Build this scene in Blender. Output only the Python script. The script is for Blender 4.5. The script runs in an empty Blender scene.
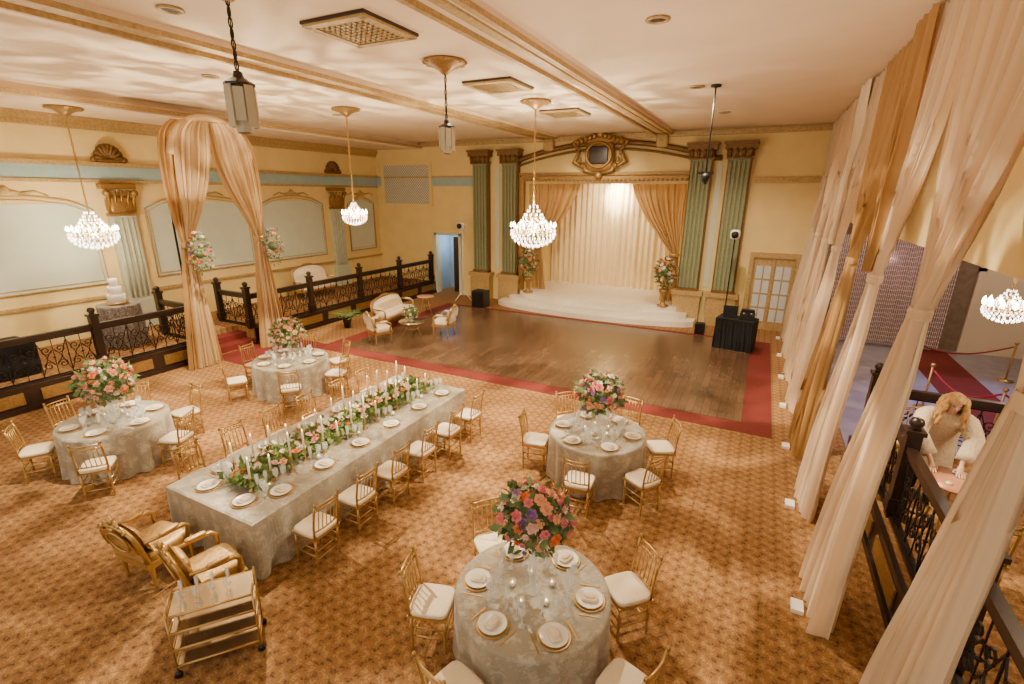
import bpy, math, random
from math import sin, cos, pi, radians, sqrt, atan2
from mathutils import Vector, Matrix
random.seed(7)
COL=bpy.context.collection
H=4.4
# ---------------------------------------------------------------- materials
def newmat(name):
    m=bpy.data.materials.new(name); m.use_nodes=True
    nt=m.node_tree; b=nt.nodes['Principled BSDF']; return m,nt,b
def lin(r,g,b):
    f=lambda c:((c/255+.055)/1.055)**2.4 if c>10 else c/255/12.92
    return (f(r),f(g),f(b),1)
def mat(name,rgb,rough=.6,metal=0,noise=0,nscale=8,bump=0,emit=0,alpha=1,rgb2=None,trans=0):
    m,nt,b=newmat(name); c=lin(*rgb)
    b.inputs['Base Color'].default_value=c; b.inputs['Roughness'].default_value=rough; b.inputs['Metallic'].default_value=metal
    tc=nt.nodes.new('ShaderNodeTexCoord')
    if noise or rgb2 or bump:
        n=nt.nodes.new('ShaderNodeTexNoise'); n.inputs['Scale'].default_value=nscale; n.inputs['Detail'].default_value=4
        nt.links.new(tc.outputs['Object'],n.inputs['Vector'])
        r=nt.nodes.new('ShaderNodeValToRGB'); r.color_ramp.elements[0].position=.35; r.color_ramp.elements[1].position=.65
        c2=lin(*rgb2) if rgb2 else tuple(x*(1-noise) for x in c[:3])+(1,)
        r.color_ramp.elements[0].color=c2; r.color_ramp.elements[1].color=c
        nt.links.new(n.outputs[0],r.inputs[0]); nt.links.new(r.outputs[0],b.inputs['Base Color'])
        if bump:
            bp=nt.nodes.new('ShaderNodeBump'); bp.inputs['Strength'].default_value=bump; bp.inputs['Distance'].default_value=.02
            nt.links.new(n.outputs[0],bp.inputs['Height']); nt.links.new(bp.outputs[0],b.inputs['Normal'])
    if emit:
        b.inputs['Emission Color'].default_value=c; b.inputs['Emission Strength'].default_value=emit
    if alpha<1: b.inputs['Alpha'].default_value=alpha
    if trans:
        tr=nt.nodes.new('ShaderNodeBsdfTranslucent'); tr.inputs[0].default_value=c
        mx=nt.nodes.new('ShaderNodeMixShader'); mx.inputs[0].default_value=trans
        out=nt.nodes['Material Output']
        nt.links.new(b.outputs[0],mx.inputs[1]); nt.links.new(tr.outputs[0],mx.inputs[2]); nt.links.new(mx.outputs[0],out.inputs[0])
    return m
def N(nt,t,**k):
    n=nt.nodes.new(t)
    for a,v in k.items(): setattr(n,a,v)
    return n
def math_(nt,op,a,b=None):
    n=N(nt,'ShaderNodeMath',operation=op)
    for i,x in enumerate((a,b)):
        if x is None: continue
        if isinstance(x,(int,float)): n.inputs[i].default_value=x
        else: nt.links.new(x,n.inputs[i])
    return n.outputs[0]
def ramp(nt,src,stops,interp='LINEAR'):
    r=N(nt,'ShaderNodeValToRGB'); r.color_ramp.interpolation=interp
    e=r.color_ramp.elements
    while len(e)<len(stops): e.new(.5)
    for i,(p,c) in enumerate(stops): e[i].position=p; e[i].color=lin(*c)
    nt.links.new(src,r.inputs[0]); return r.outputs[0]
def carpet_mat():
    m,nt,b=newmat('patterned_carpet'); tc=N(nt,'ShaderNodeTexCoord'); sp=N(nt,'ShaderNodeSeparateXYZ')
    nz=N(nt,'ShaderNodeTexNoise'); nz.inputs['Scale'].default_value=38; nz.inputs['Detail'].default_value=3; nz.inputs['Roughness'].default_value=.55; nt.links.new(tc.outputs['Object'],nz.inputs['Vector'])
    nt.links.new(tc.outputs['Object'],sp.inputs[0])
    def lat(a,b_,k):
        return math_(nt,'MULTIPLY',math_(nt,'SINE',math_(nt,'MULTIPLY',a,k)),math_(nt,'SINE',math_(nt,'MULTIPLY',b_,k)))
    sm=math_(nt,'ADD',sp.outputs[0],sp.outputs[1]); df=math_(nt,'SUBTRACT',sp.outputs[0],sp.outputs[1])
    l1=lat(sp.outputs[0],sp.outputs[1],2*pi/.18); l2=lat(sm,df,2*pi/.36); l3=lat(sm,df,2*pi/.09*.5)
    d=math_(nt,'ADD',math_(nt,'MULTIPLY',l1,.16),math_(nt,'MULTIPLY',l2,.13)); d=math_(nt,'ADD',d,math_(nt,'MULTIPLY',l3,.1))
    d=math_(nt,'ADD',d,math_(nt,'MULTIPLY',nz.outputs[0],1.0))
    col=ramp(nt,d,[(.14,(70,46,24)),(.32,(112,76,40)),(.46,(150,108,58)),(.58,(128,88,46)),(.7,(176,134,80)),(.88,(134,84,46))])
    nt.links.new(col,b.inputs['Base Color']); b.inputs['Roughness'].default_value=.95
    bp=N(nt,'ShaderNodeBump'); bp.inputs['Strength'].default_value=.25; bp.inputs['Distance'].default_value=.01
    nt.links.new(nz.outputs[0],bp.inputs['Height']); nt.links.new(bp.outputs[0],b.inputs['Normal'])
    return m
def wood_mat():
    m,nt,b=newmat('dance_floor_planks'); tc=N(nt,'ShaderNodeTexCoord'); mp=N(nt,'ShaderNodeMapping')
    mp.inputs['Rotation'].default_value=(0,0,radians(90)); nt.links.new(tc.outputs['Object'],mp.inputs[0])
    br=N(nt,'ShaderNodeTexBrick'); br.inputs['Scale'].default_value=1; br.inputs['Brick Width'].default_value=1.3; br.inputs['Row Height'].default_value=.16
    br.inputs['Mortar Size'].default_value=.004; br.inputs['Color1'].default_value=lin(106,80,60); br.inputs['Color2'].default_value=lin(92,69,52); br.inputs['Mortar'].default_value=lin(58,42,30)
    nt.links.new(mp.outputs[0],br.inputs['Vector'])
    nz=N(nt,'ShaderNodeTexNoise'); nz.inputs['Scale'].default_value=5; nz.inputs['Detail'].default_value=6
    mp2=N(nt,'ShaderNodeMapping'); mp2.inputs['Scale'].default_value=(9,.8,1); nt.links.new(tc.outputs['Object'],mp2.inputs[0]); nt.links.new(mp2.outputs[0],nz.inputs['Vector'])
    mx=N(nt,'ShaderNodeMixRGB',blend_type='MULTIPLY'); mx.inputs[0].default_value=.4
    nt.links.new(br.outputs[0],mx.inputs[1]); nt.links.new(ramp(nt,nz.outputs[0],[(.3,(150,140,130)),(.7,(255,248,240))]),mx.inputs[2])
    nt.links.new(mx.outputs[0],b.inputs['Base Color']); b.inputs['Roughness'].default_value=.24
    return m
def damask_mat(name,c1,c2,rough=.36,scale=7):
    m,nt,b=newmat(name); tc=N(nt,'ShaderNodeTexCoord')
    v=N(nt,'ShaderNodeTexVoronoi',feature='SMOOTH_F1'); v.inputs['Scale'].default_value=scale
    n=N(nt,'ShaderNodeTexNoise'); n.inputs['Scale'].default_value=scale*2.2; n.inputs['Detail'].default_value=3; n.inputs['Distortion'].default_value=1.5
    nt.links.new(tc.outputs['Object'],v.inputs['Vector']); nt.links.new(tc.outputs['Object'],n.inputs['Vector'])
    s=math_(nt,'ADD',math_(nt,'MULTIPLY',v.outputs[0],.4),math_(nt,'MULTIPLY',n.outputs[0],.7))
    nt.links.new(ramp(nt,s,[(.42,c1),(.54,c2)]),b.inputs['Base Color']); b.inputs['Roughness'].default_value=rough; b.inputs['Sheen Weight'].default_value=.25
    return m
def lattice_mat(name,c1,c2,per=.12):
    m,nt,b=newmat(name); tc=N(nt,'ShaderNodeTexCoord'); sp=N(nt,'ShaderNodeSeparateXYZ'); nt.links.new(tc.outputs['Object'],sp.inputs[0])
    k=pi/per
    a=math_(nt,'ABSOLUTE',math_(nt,'SINE',math_(nt,'MULTIPLY',math_(nt,'ADD',sp.outputs[0],sp.outputs[2]),k)))
    c=math_(nt,'ABSOLUTE',math_(nt,'SINE',math_(nt,'MULTIPLY',math_(nt,'SUBTRACT',sp.outputs[0],sp.outputs[2]),k)))
    d=math_(nt,'MINIMUM',a,c); nt.links.new(ramp(nt,d,[(.3,c1),(.4,c2)]),b.inputs['Base Color']); return m
M={}
M['carpet']=carpet_mat(); M['wood']=wood_mat()
M['red']=mat('red_carpet',(112,32,20),.9,noise=.25,nscale=40)
M['wall']=mat('cream_yellow_plaster',(236,212,146),.8,noise=.06,nscale=2)
M['ceil']=mat('cream_ceiling_plaster',(238,214,180),.85,noise=.05,nscale=1.5)
M['sage']=mat('pale_sage_panel',(208,216,198),.7,noise=.05,nscale=3)
M['pil']=mat('ivory_pilaster_paint',(196,202,180),.7,noise=.1,nscale=9)
M['blue']=mat('pale_blue_frieze',(162,188,188),.7,noise=.08,nscale=5)
M['trimgold']=mat('gilded_moulding',(200,168,110),.5,.2,noise=.3,nscale=18,bump=.3)
M['oldgold']=mat('antique_gold',(164,126,70),.42,.5,noise=.3,nscale=25,bump=.2)
M['bronze']=mat('aged_bronze_gilding',(132,98,54),.5,.4,noise=.35,nscale=22,bump=.3)
M['gold']=mat('gold_lacquer',(200,162,98),.3,.7,noise=.1,nscale=10)
M['green']=mat('sage_pilaster_paint',(142,146,110),.65,noise=.15,nscale=14)
M['cream']=mat('cream_fabric',(238,220,190),.85,noise=.05,nscale=30)
M['drape']=mat('cream_sheer_drape',(248,226,194),.8,noise=.04,nscale=2,trans=.45)
M['drapegold']=mat('tan_gold_drape',(202,158,96),.7,noise=.1,nscale=3,trans=.3)
M['champ']=mat('champagne_drape',(226,196,146),.85,noise=.08,nscale=3,trans=.3)
M['stagedrape']=mat('champagne_gold_satin',(216,178,116),.6,noise=.08,nscale=3,trans=.2)
M['stagec']=mat('stage_backdrop_cloth',(246,222,172),.8,noise=.04,nscale=3)
M['stagewhite']=mat('stage_step_marble',(236,226,208),.45,noise=.08,nscale=14)
M['dark']=mat('dark_walnut_wood',(48,31,22),.35,noise=.4,nscale=15)
M['iron']=mat('black_wrought_iron',(34,27,24),.4,.5)
M['black']=mat('black_plastic',(18,18,20),.45,noise=.1,nscale=20)
M['blackcloth']=mat('black_cloth',(20,19,22),.9,noise=.3,nscale=12)
M['damask']=damask_mat('taupe_damask_cloth',(178,168,148),(150,140,120))
M['damaskdark']=damask_mat('silver_sequin_cloth',(160,150,140),(106,96,90),.35,30)
M['white']=mat('white_glaze',(244,240,230),.25)
M['wax']=mat('ivory_wax',(250,242,226),.5,noise=.04,nscale=20)
M['flame']=mat('candle_flame',(255,200,110),.5,emit=14)
M['glass']=mat('clear_glass',(240,242,238),.05,alpha=.36)
M['mirror']=mat('mirror_glass',(196,184,160),.1,.92)
M['leaf']=mat('green_leaves',(92,120,56),.6,rgb2=(140,160,90),nscale=12)
M['leafdark']=mat('eucalyptus_leaves',(118,140,88),.65,rgb2=(72,96,48),nscale=10)
M['crystal']=mat('lit_crystal',(255,242,220),.1,emit=5)
M['bulb']=mat('lamp_bulb',(255,232,190),.3,emit=40)
M['frost']=mat('frosted_lamp_glass',(184,172,142),.4,noise=.1,nscale=6,emit=.05)
M['lattice']=lattice_mat('grille_lattice',(130,122,104),(216,216,200))
M['cushion']=mat('ivory_seat_cushion',(232,214,182),.75,noise=.06,nscale=30)
M['goldvelvet']=mat('gold_brocade',(190,148,84),.38,.35,noise=.3,nscale=22,bump=.4)
M['blush']=mat('rose_wood_top',(206,144,108),.35,.1,noise=.15,nscale=7)
M['skin']=mat('skin',(226,182,154),.55,noise=.04,nscale=20)
M['hair']=mat('blonde_hair',(214,172,108),.5,rgb2=(176,130,72),nscale=26)
M['fur']=mat('cream_fur',(246,230,202),.95,rgb2=(226,200,162),nscale=60,bump=.8)
M['hallfloor']=mat('hall_floor_grey',(150,146,156),.4,noise=.2,nscale=4)
M['hallwall']=mat('hall_wall_stucco',(138,118,98),.8,noise=.25,nscale=6)
M['velvet']=mat('red_velvet',(150,24,26),.7)
M['doorblue']=mat('lit_vestibule',(170,190,205),.7,noise=.1,nscale=3)
M['doorwhite']=mat('white_door_paint',(224,206,176),.5)
M['pane']=mat('frosted_door_pane',(204,210,212),.3,noise=.06,nscale=5)
M['lip']=mat('lips',(190,90,86),.5)
FL={}
for k,c in dict(pink=(240,136,142),peach=(250,186,140),orange=(246,136,76),ivory=(250,238,218),purple=(164,122,178),blush=(248,204,190)).items():
    FL[k]=mat('petal_'+k,c,.7,noise=.15,nscale=40,trans=.12)
# ---------------------------------------------------------------- mesh builder
class MB:
    def __init__(s): s.v=[];s.f=[];s.sm=[]
    def add(s,vs,fs,smooth=False,T=None):
        o=len(s.v)
        s.v+= [tuple(T@Vector(q)) for q in vs] if T else [tuple(q) for q in vs]
        s.f+=[tuple(i+o for i in f) for f in fs]; s.sm+=[smooth]*len(fs); return s
    def box(s,c,d,T=None):
        x,y,z=c;a,b,e=d[0]/2,d[1]/2,d[2]/2
        vs=[(x+i*a,y+j*b,z+k*e) for i in(-1,1) for j in(-1,1) for k in(-1,1)]
        return s.add(vs,[(0,1,3,2),(4,6,7,5),(0,4,5,1),(2,3,7,6),(0,2,6,4),(1,5,7,3)],False,T)
    def bx(s,x0,x1,y0,y1,z0,z1): return s.box(((x0+x1)/2,(y0+y1)/2,(z0+z1)/2),(x1-x0,y1-y0,z1-z0))
    def lathe(s,pr,n=16,c=(0,0,0),caps=True,T=None,smooth=True):
        vs=[];fs=[]
        for r,z in pr:
            for i in range(n):
                a=2*pi*i/n; vs.append((c[0]+r*cos(a),c[1]+r*sin(a),c[2]+z))
        for j in range(len(pr)-1):
            for i in range(n):
                k=(i+1)%n; fs.append((j*n+i,j*n+k,(j+1)*n+k,(j+1)*n+i))
        if caps:
            if pr[0][0]>1e-4: fs.append(tuple(range(n))[::-1])
            if pr[-1][0]>1e-4: fs.append(tuple((len(pr)-1)*n+i for i in range(n)))
        return s.add(vs,fs,smooth,T)
    def tube(s,pts,r,n=6,closed=False):
        P=[Vector(p) for p in pts]; m=len(P); vs=[];fs=[]
        rr=r if isinstance(r,(list,tuple)) else [r]*m
        prev=None
        for i in range(m):
            if closed: t=(P[(i+1)%m]-P[i-1])
            else: t=P[min(i+1,m-1)]-P[max(i-1,0)]
            if t.length<1e-9: t=Vector((0,0,1))
            t.normalize()
            if prev is None:
                up=Vector((0,0,1)) if abs(t.z)<.9 else Vector((1,0,0)); a=t.cross(up).normalized()
            else:
                a=(prev-t*prev.dot(t)); a=a.normalized() if a.length>1e-6 else t.orthogonal().normalized()
            prev=a; b=t.cross(a)
            for k in range(n):
                q=2*pi*k/n+pi/4; vs.append(P[i]+(a*cos(q)+b*sin(q))*rr[i])
        for i in range(m if closed else m-1):
            j=(i+1)%m
            for k in range(n):
                l=(k+1)%n; fs.append((i*n+k,i*n+l,j*n+l,j*n+k))
        if not closed: fs.append(tuple(range(n))[::-1]); fs.append(tuple((m-1)*n+k for k in range(n)))
        return s.add(vs,fs,n>4)
    def sup(s,c,d,e=.35,nu=16,nv=10,T=None,cut=None):
        def p(x,q): return math.copysign(abs(x)**q,x)
        vs=[];fs=[]
        for j in range(nv+1):
            ph=-pi/2+pi*j/nv
            for i in range(nu):
                th=2*pi*i/nu
                vs.append((c[0]+d[0]/2*p(cos(ph),e)*p(cos(th),e),c[1]+d[1]/2*p(cos(ph),e)*p(sin(th),e),c[2]+d[2]/2*p(sin(ph),e)))
        for j in range(nv):
            for i in range(nu):
                k=(i+1)%nu; f=(j*nu+i,j*nu+k,(j+1)*nu+k,(j+1)*nu+i)
                if cut and cut(sum(vs[q][1] for q in f)/4,sum(vs[q][2] for q in f)/4): continue
                fs.append(f)
        return s.add(vs,fs,True,T)
    def prism(s,poly,z0,z1):
        n=len(poly); vs=[(x,y,z0) for x,y in poly]+[(x,y,z1) for x,y in poly]
        fs=[tuple(range(n))[::-1],tuple(range(n,2*n))]+[(i,(i+1)%n,(i+1)%n+n,i+n) for i in range(n)]
        return s.add(vs,fs)
    def mesh(s,name,m):
        me=bpy.data.meshes.new(name); me.from_pydata(s.v,[],s.f); me.validate()
        if len(me.polygons)==len(s.sm): me.polygons.foreach_set('use_smooth',s.sm)
        me.materials.append(m); me.update(); return me
def rotz(a,p=(0,0,0)): return Matrix.Translation(p)@Matrix.Rotation(a,4,'Z')
def ob(name,data,parent=None,loc=(0,0,0),rz=0,label=None,cat=None,kind=None,group=None,scale=None):
    o=bpy.data.objects.new(name,data); COL.objects.link(o); o.location=loc; o.rotation_euler=(0,0,rz)
    if scale: o.scale=scale if not isinstance(scale,(int,float)) else (scale,)*3
    if parent: o.parent=parent
    if label: o['label']=label
    if cat: o['category']=cat
    if kind: o['kind']=kind
    if group: o['group']=group
    return o
def thing(name,label,cat,parts,loc=(0,0,0),rz=0,group=None,scale=None):
    r=ob(name,None,None,loc,rz,label,cat,None,group,scale); r.empty_display_size=.1
    for p in parts:
        nm,me=p[0],p[1]; l=p[2] if len(p)>2 else (0,0,0); z=p[3] if len(p)>3 else 0
        c=ob(nm,me,r,l,z)
        if len(p)>4 and p[4]: c['label']=p[4]
        if len(p)>5 and p[5]: c['kind']=p[5]
    return r
def dup(root,loc,rz=0,label=None,scale=None):
    r=root.copy(); COL.objects.link(r); r.location=loc; r.rotation_euler=(0,0,rz)
    if scale: r.scale=(scale,)*3
    if label: r['label']=label
    for c in list(root.children):
        d=c.copy(); COL.objects.link(d); d.parent=r
        for g in list(c.children):
            e=g.copy(); COL.objects.link(e); e.parent=d
    return r
# ---------------------------------------------------------------- room shell
YB=18.25; XL=-16.2; ZC=6.45
def struct(name,mb,m): return ob(name,mb.mesh(name,m),kind='structure')
struct('floor',MB().bx(XL,9.5,-2,21.2,-.12,0),M['carpet'])
struct('ceiling',MB().bx(XL,1.95,-1.0,YB,ZC,ZC+.15),M['ceil'])
struct('trim_1',MB().bx(-13.05,-11.25,7.6,10,0,.006).bx(-11.25,.7,9.58,16.5,0,.006),M['red'])
struct('trim_2',MB().bx(-10.7,.15,10.05,16.25,.006,.014),M['wood'])
struct('wall_left',MB().bx(XL-.15,XL,-1,YB,0,ZC),M['wall'])
w=MB(); Y1=YB+.25
w.bx(XL,-12.95,YB,Y1,0,ZC); w.bx(-12.95,-11.75,YB,Y1,2.6,ZC); w.bx(-11.75,-8.45,YB,Y1,0,ZC); w.bx(-8.45,-2.5,YB,Y1,4.75,ZC); w.bx(-2.5,9.5,YB,Y1,0,ZC)
struct('wall_back',w,M['wall'])
struct('wall_stage',MB().bx(-8.7,-8.45,Y1,20.95,0,5.3).bx(-2.5,-2.25,Y1,20.95,0,5.3).bx(-8.7,-2.25,20.95,21.1,0,5.3).bx(-8.7,-2.25,Y1,20.95,5.2,5.3),M['wall'])
struct('wall_right',MB().bx(1.95,2.1,-1,YB,3.75,ZC),M['wall'])
struct('trim_3',MB().bx(XL,-13.7,-1,YB,6.2,ZC).bx(-13.7,-13.55,-1,YB,6.16,6.32),M['ceil'])
struct('trim_4',MB().bx(XL,XL+.16,-1,YB,6.02,6.2).bx(XL,XL+.09,-1,YB,5.9,6.02).bx(-13.56,-13.5,-1,YB,6.2,6.28).bx(XL,1.75,YB-.12,YB,6.25,6.4),M['trimgold'])
struct('trim_5',MB().bx(XL,XL+.03,-1,YB,4.66,5.0).bx(XL,-10.95,YB-.03,YB,4.66,5.0),M['blue'])
struct('trim_6',MB().bx(XL,XL+.12,-1,YB,5.0,5.1).bx(XL,XL+.07,-1,YB,4.58,4.66).bx(XL,XL+.07,-1,YB,1.5,1.58).bx(XL,-11,YB-.07,YB,5.0,5.07).bx(-.45,1.7,YB-.12,YB,4.78,4.95),M['trimgold'])
def beam(x,i):
    m=MB().bx(x-.3,x+.3,-1,YB,ZC-.07,ZC)
    struct('trim_%d'%(i+80),m,M['ceil'])
    m=MB().bx(x-.3,x-.22,-1,YB,ZC-.14,ZC-.07).bx(x+.22,x+.3,-1,YB,ZC-.14,ZC-.07).bx(x-.07,x+.07,-1,YB,ZC-.1,ZC-.07)
    m.sup((x,YB-.12,ZC-.32),(.42,.24,.45),.5)
    struct('trim_%d'%i,m,M['trimgold'])
beam(-3.45,7); beam(-7.6,8)
struct('trim_9',MB().bx(1.6,1.95,-1,YB,ZC-.16,ZC).bx(1.53,1.6,-1,YB,ZC-.08,ZC),M['trimgold'])
def arch_frame(y0,y1,z0,z1,x,t=.05):
    m=MB(); ym=(y0+y1)/2
    pts=[(x,y0,z0),(x,y0,z1-.35),(x,y0+.3,z1-.2)]
    for i in range(9):
        a=i/8; pts.append((x,y0+.5+(y1-y0-1.0)*a,z1-.12+.12*sin(pi*a)))
    pts+=[(x,y1-.3,z1-.2),(x,y1,z1-.35),(x,y1,z0)]
    m.tube(pts,t,5,closed=True); m.sup((x,ym,z1+.06),(.1,.55,.16),.8); m.sup((x,ym,z1+.12),(.12,.2,.22),1)
    q=[(p[0],ym+(p[1]-ym)*.95,(z0+z1)/2+(p[2]-(z0+z1)/2)*.92) for p in pts]; m.tube(q,t*.45,5,closed=True)
    for s in(-1,1): m.tube([(x,ym+s*.25,z1+.04),(x,ym+s*.55,z1+.1),(x,ym+s*.8,z1)],[.04,.03,.015],5)
    return m
i=10
for (y0,y1) in [(-.4,3.3),(3.7,7.0),(8.3,11.6),(12.0,14.9),(16.3,17.9)]:
    struct('trim_%d'%i,MB().bx(XL,XL+.02,y0,y1,1.9,4.05),M['sage']); i+=1
    struct('trim_%d'%i,arch_frame(y0,y1,1.9,4.25,XL+.03,.03),M['trimgold']); i+=1
def pilaster(y):
    m=MB().bx(XL,XL+.14,y-.32,y+.32,.5,3.75).bx(XL,XL+.2,y-.38,y+.38,.5,1.3)
    for q in(-.2,-.07,.07,.2): m.tube([(XL+.15,y+q,1.4),(XL+.15,y+q,3.65)],.035,5)
    return m
def capital(y):
    m=MB().bx(XL,XL+.24,y-.42,y+.42,4.42,4.56); m.sup((XL+.1,y,4.0),(.3,.66,.5),.5); m.bx(XL,XL+.2,y-.34,y+.34,3.7,3.78)
    for k in range(5):
        yy=y-.3+.15*k; m.tube([(XL+.18,yy,3.8),(XL+.24,yy,4.15),(XL+.34,yy+(k-2)*.03,4.38),(XL+.3,yy+(k-2)*.03,4.3)],.035,5)
    for s in(-1,1): m.sup((XL+.26,y+s*.34,4.32),(.18,.18,.18),1)
    return m
for y in (7.65,15.6):
    struct('trim_%d'%i,pilaster(y),M['pil']); i+=1
    struct('trim_%d'%i,capital(y),M['oldgold']); i+=1
def shell():
    m=MB(); pr=9
    for k in range(pr):
        a=pi*(k+.5)/pr; m.tube([(0,0,.05),(.04,.18*cos(a),.05+.22*sin(a)),(.06,.34*cos(a),.05+.42*sin(a))],[.03,.05,.075],6)
    m.sup((.03,0,.03),(.14,.8,.12),.8)
    for s in(-1,1): m.sup((.05,s*.36,.06),(.14,.16,.16),1)
    return m
sh=shell().mesh('shell',M['bronze'])
for y in (7.65,15.6): ob('shell_ornament',sh,None,(XL+.02,y,5.12),0,'gilded fan shell ornament above the wall pilaster','ornament',group='gilded shell ornaments')
thing('wall_grille','square white lattice vent grille with moulded frame on wall','vent grille',[
 ('grille',MB().box((0,0,0),(2.5,.04,1.65)).mesh('g',M['lattice'])),
 ('frame',MB().box((0,-.02,.88),(2.76,.1,.13)).box((0,-.02,-.88),(2.76,.1,.13)).box((-1.32,-.02,0),(.13,.1,1.7)).box((1.32,-.02,0),(.13,.1,1.7)).mesh('gf',M['wall']))],(-14.45,YB-.03,4.72))
TZ=.5
struct('floor_terrace_left',MB().bx(XL,-13.9,-1,YB,0,TZ).bx(-13.9,-13.1,-1,7.5,0,TZ).bx(-13.9,-13.1,9.0,YB,0,TZ),M['carpet'])
struct('trim_40',MB().bx(-13.9,-13.12,7.5,9.0,0,.17).bx(-13.9,-13.5,7.5,9.0,.17,.34),M['red'])
def plinth(x,y0,y1,side,i):
    struct('trim_%d'%i,MB().bx(min(x,x+side*.06),max(x,x+side*.06),y0,y1,0,TZ+.02).bx(min(x,x+side*.1),max(x,x+side*.1),y0,y1,0,.1),M['dark'])
    n=max(1,round((y1-y0)/1.25)); L=(y1-y0)/n; m=MB()
    for k in range(n):
        a=y0+k*L+.14; b=a+L-.28; xx=x+side*.065
        m.bx(min(xx,xx+side*.02),max(xx,xx+side*.02),a,b,.17,.42)
    struct('trim_%d'%(i+1),m,M['oldgold'])
plinth(-13.1,-1,7.5,1,41); plinth(-13.1,9.0,YB,1,43)
# ---------------------------------------------------------------- railings
def scroll(m,ox,oz,sx,sz,r=.012,turns=1.4,size=.15):
    pts=[]
    for k in range(15):
        t=k/14; a=t*turns*2*pi; rr=size*(1-t*.8); pts.append((ox+sx*(rr*cos(a)-size),0,oz+sz*rr*sin(a)))
    m.tube(pts,r,4)
def iron(L,h=.86):
    m=MB(); n=max(1,round(L/.5)); w_=L/n
    for k in range(n):
        x0=-L/2+k*w_; xc=x0+w_/2
        m.tube([(x0,0,.06),(x0,0,h)],.012,4); m.tube([(xc,0,.06),(xc,0,h)],.009,4)
        for s in(-1,1):
            scroll(m,xc+s*.005+s*.02,.28,-s,1,size=.1); scroll(m,xc+s*.02,.62,-s,-1,size=.1)
            m.tube([(xc+s*.02,0,.28),(xc+s*.14,0,.45),(xc+s*.02,0,.62)],.011,4)
            m.tube([(xc+s*w_*.48,0,.12),(xc+s*.12,0,.45),(xc+s*w_*.48,0,.78)],.010,4)
        m.lathe([(0,-.03),(.035,0),(0,.03)],6,(xc,0,.45))
        m.lathe([(0,-.03),(.03,0),(0,.03)],6,(x0,0,.45))
    m.tube([(L/2,0,.06),(L/2,0,h)],.012,4)
    m.box((0,0,.06),(L,.035,.025)); m.box((0,0,h),(L,.035,.025)); return m
def post(h=1.2): return MB().box((0,0,h/2-.02),(.15,.15,h)).box((0,0,h+.0),(.2,.2,.05)).box((0,0,h*.15),(.19,.19,.2)).lathe([(.07,h+.02),(.05,h+.05),(.08,h+.1),(.06,h+.16),(.0,h+.18)],10)
PO=post().mesh('newel',M['dark']); cache={}
def railing(p,q,z,endpost=True,label='black wrought iron scroll railing with dark wood handrail'):
    p=Vector(p);q=Vector(q); L=(q-p).length; c=(p+q)/2; a=atan2(q.y-p.y,q.x-p.x); key=round(L,2)
    if key not in cache:
        l=L-.15; cache[key]=(iron(l).mesh('iron',M['iron']),MB().box((0,0,.97),(l,.1,.07)).box((0,0,.91),(l,.06,.06)).mesh('hr',M['dark']),MB().box((0,0,.02),(l,.1,.04)).mesh('br',M['dark']))
    parts=[('ironwork',cache[key][0]),('handrail',cache[key][1]),('bottom_rail',cache[key][2]),('newel_post',PO,(-L/2,0,0))]
    if endpost: parts.append(('newel_post',PO,(L/2,0,0)))
    return thing('railing',label,'railing',parts,(c.x,c.y,z),a,'wrought iron terrace railings')
RX=-13.22
ys=[-.9,1.1,3.1,5.25,7.5]
for a,b in zip(ys[:-1],ys[1:]): railing((RX,a),(RX,b),TZ,b==7.5)
ys=[9.0,11.3,13.6,15.9,18.1]
for a,b in zip(ys[:-1],ys[1:]): railing((RX,a),(RX,b),TZ,b==18.1)
railing((-14.7,7.42),(-13.4,7.42),TZ,False); railing((-14.7,9.1),(-13.4,9.1),TZ,False)
struct('floor_terrace_right',MB().bx(1.85,9.5,-1,9.2,0,TZ),M['carpet'])
plinth(1.85,-1,9.2,-1,45)
ys=[-.9,.9,2.75,4.6,6.9,9.1]
for a,b in zip(ys[:-1],ys[1:]): railing((1.97,a),(1.97,b),TZ,b==9.1)
railing((2.2,9.1),(4.4,9.1),TZ)
struct('floor_side_hall',MB().bx(1.9,9.5,9.2,YB,0,.02),M['hallfloor'])
struct('trim_90',MB().bx(4.2,5.3,10.2,YB-.3,.02,.026),M['red'])
struct('wall_side_hall',MB().bx(9.5,9.7,-1,YB,0,3.9),M['hallwall'])
struct('ceiling_side_hall',MB().bx(2.1,9.5,-1,YB,3.75,3.9),M['ceil'])
struct('wall_side_hall_back',MB().bx(1.9,9.5,YB-.1,YB,0,3.75),M['hallwall'])
# ---------------------------------------------------------------- stage
def stagepoly(k):
    x0=-9.35+.35*k; x1=-1.7-.3*k; pts=[(x0,YB)]
    ye=17.35+.3*k; bul=.75
    for j in range(33):
        t=j/32; pts.append((x0+(x1-x0)*t, ye-bul*sin(pi*t)**.6))
    pts.append((x1,YB)); return pts
for k in range(3):
    struct('trim_%d'%(50+k),MB().prism(stagepoly(k),[0,.18,.36][k],[.18,.36,.54][k]),M['stagewhite'])
struct('floor_stage',MB().bx(-8.45,-2.5,YB,20.95,0,.54),M['stagewhite'])
def pleat(x0,x1,z0,z1,per,amp,n=8):
    m=MB(); nx=int((x1-x0)/per*n); vs=[];fs=[]
    for j in range(2):
        for i_ in range(nx+1):
            x=x0+(x1-x0)*i_/nx; z=[z0,z1][j]
            vs.append((x,amp*sin(2*pi*(x-x0)/per)+amp*.5*sin(2*pi*(x-x0)/per*.37),z))
    for i_ in range(nx): fs.append((i_,i_+1,nx+2+i_,nx+1+i_))
    return m.add(vs,fs,True)
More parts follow.
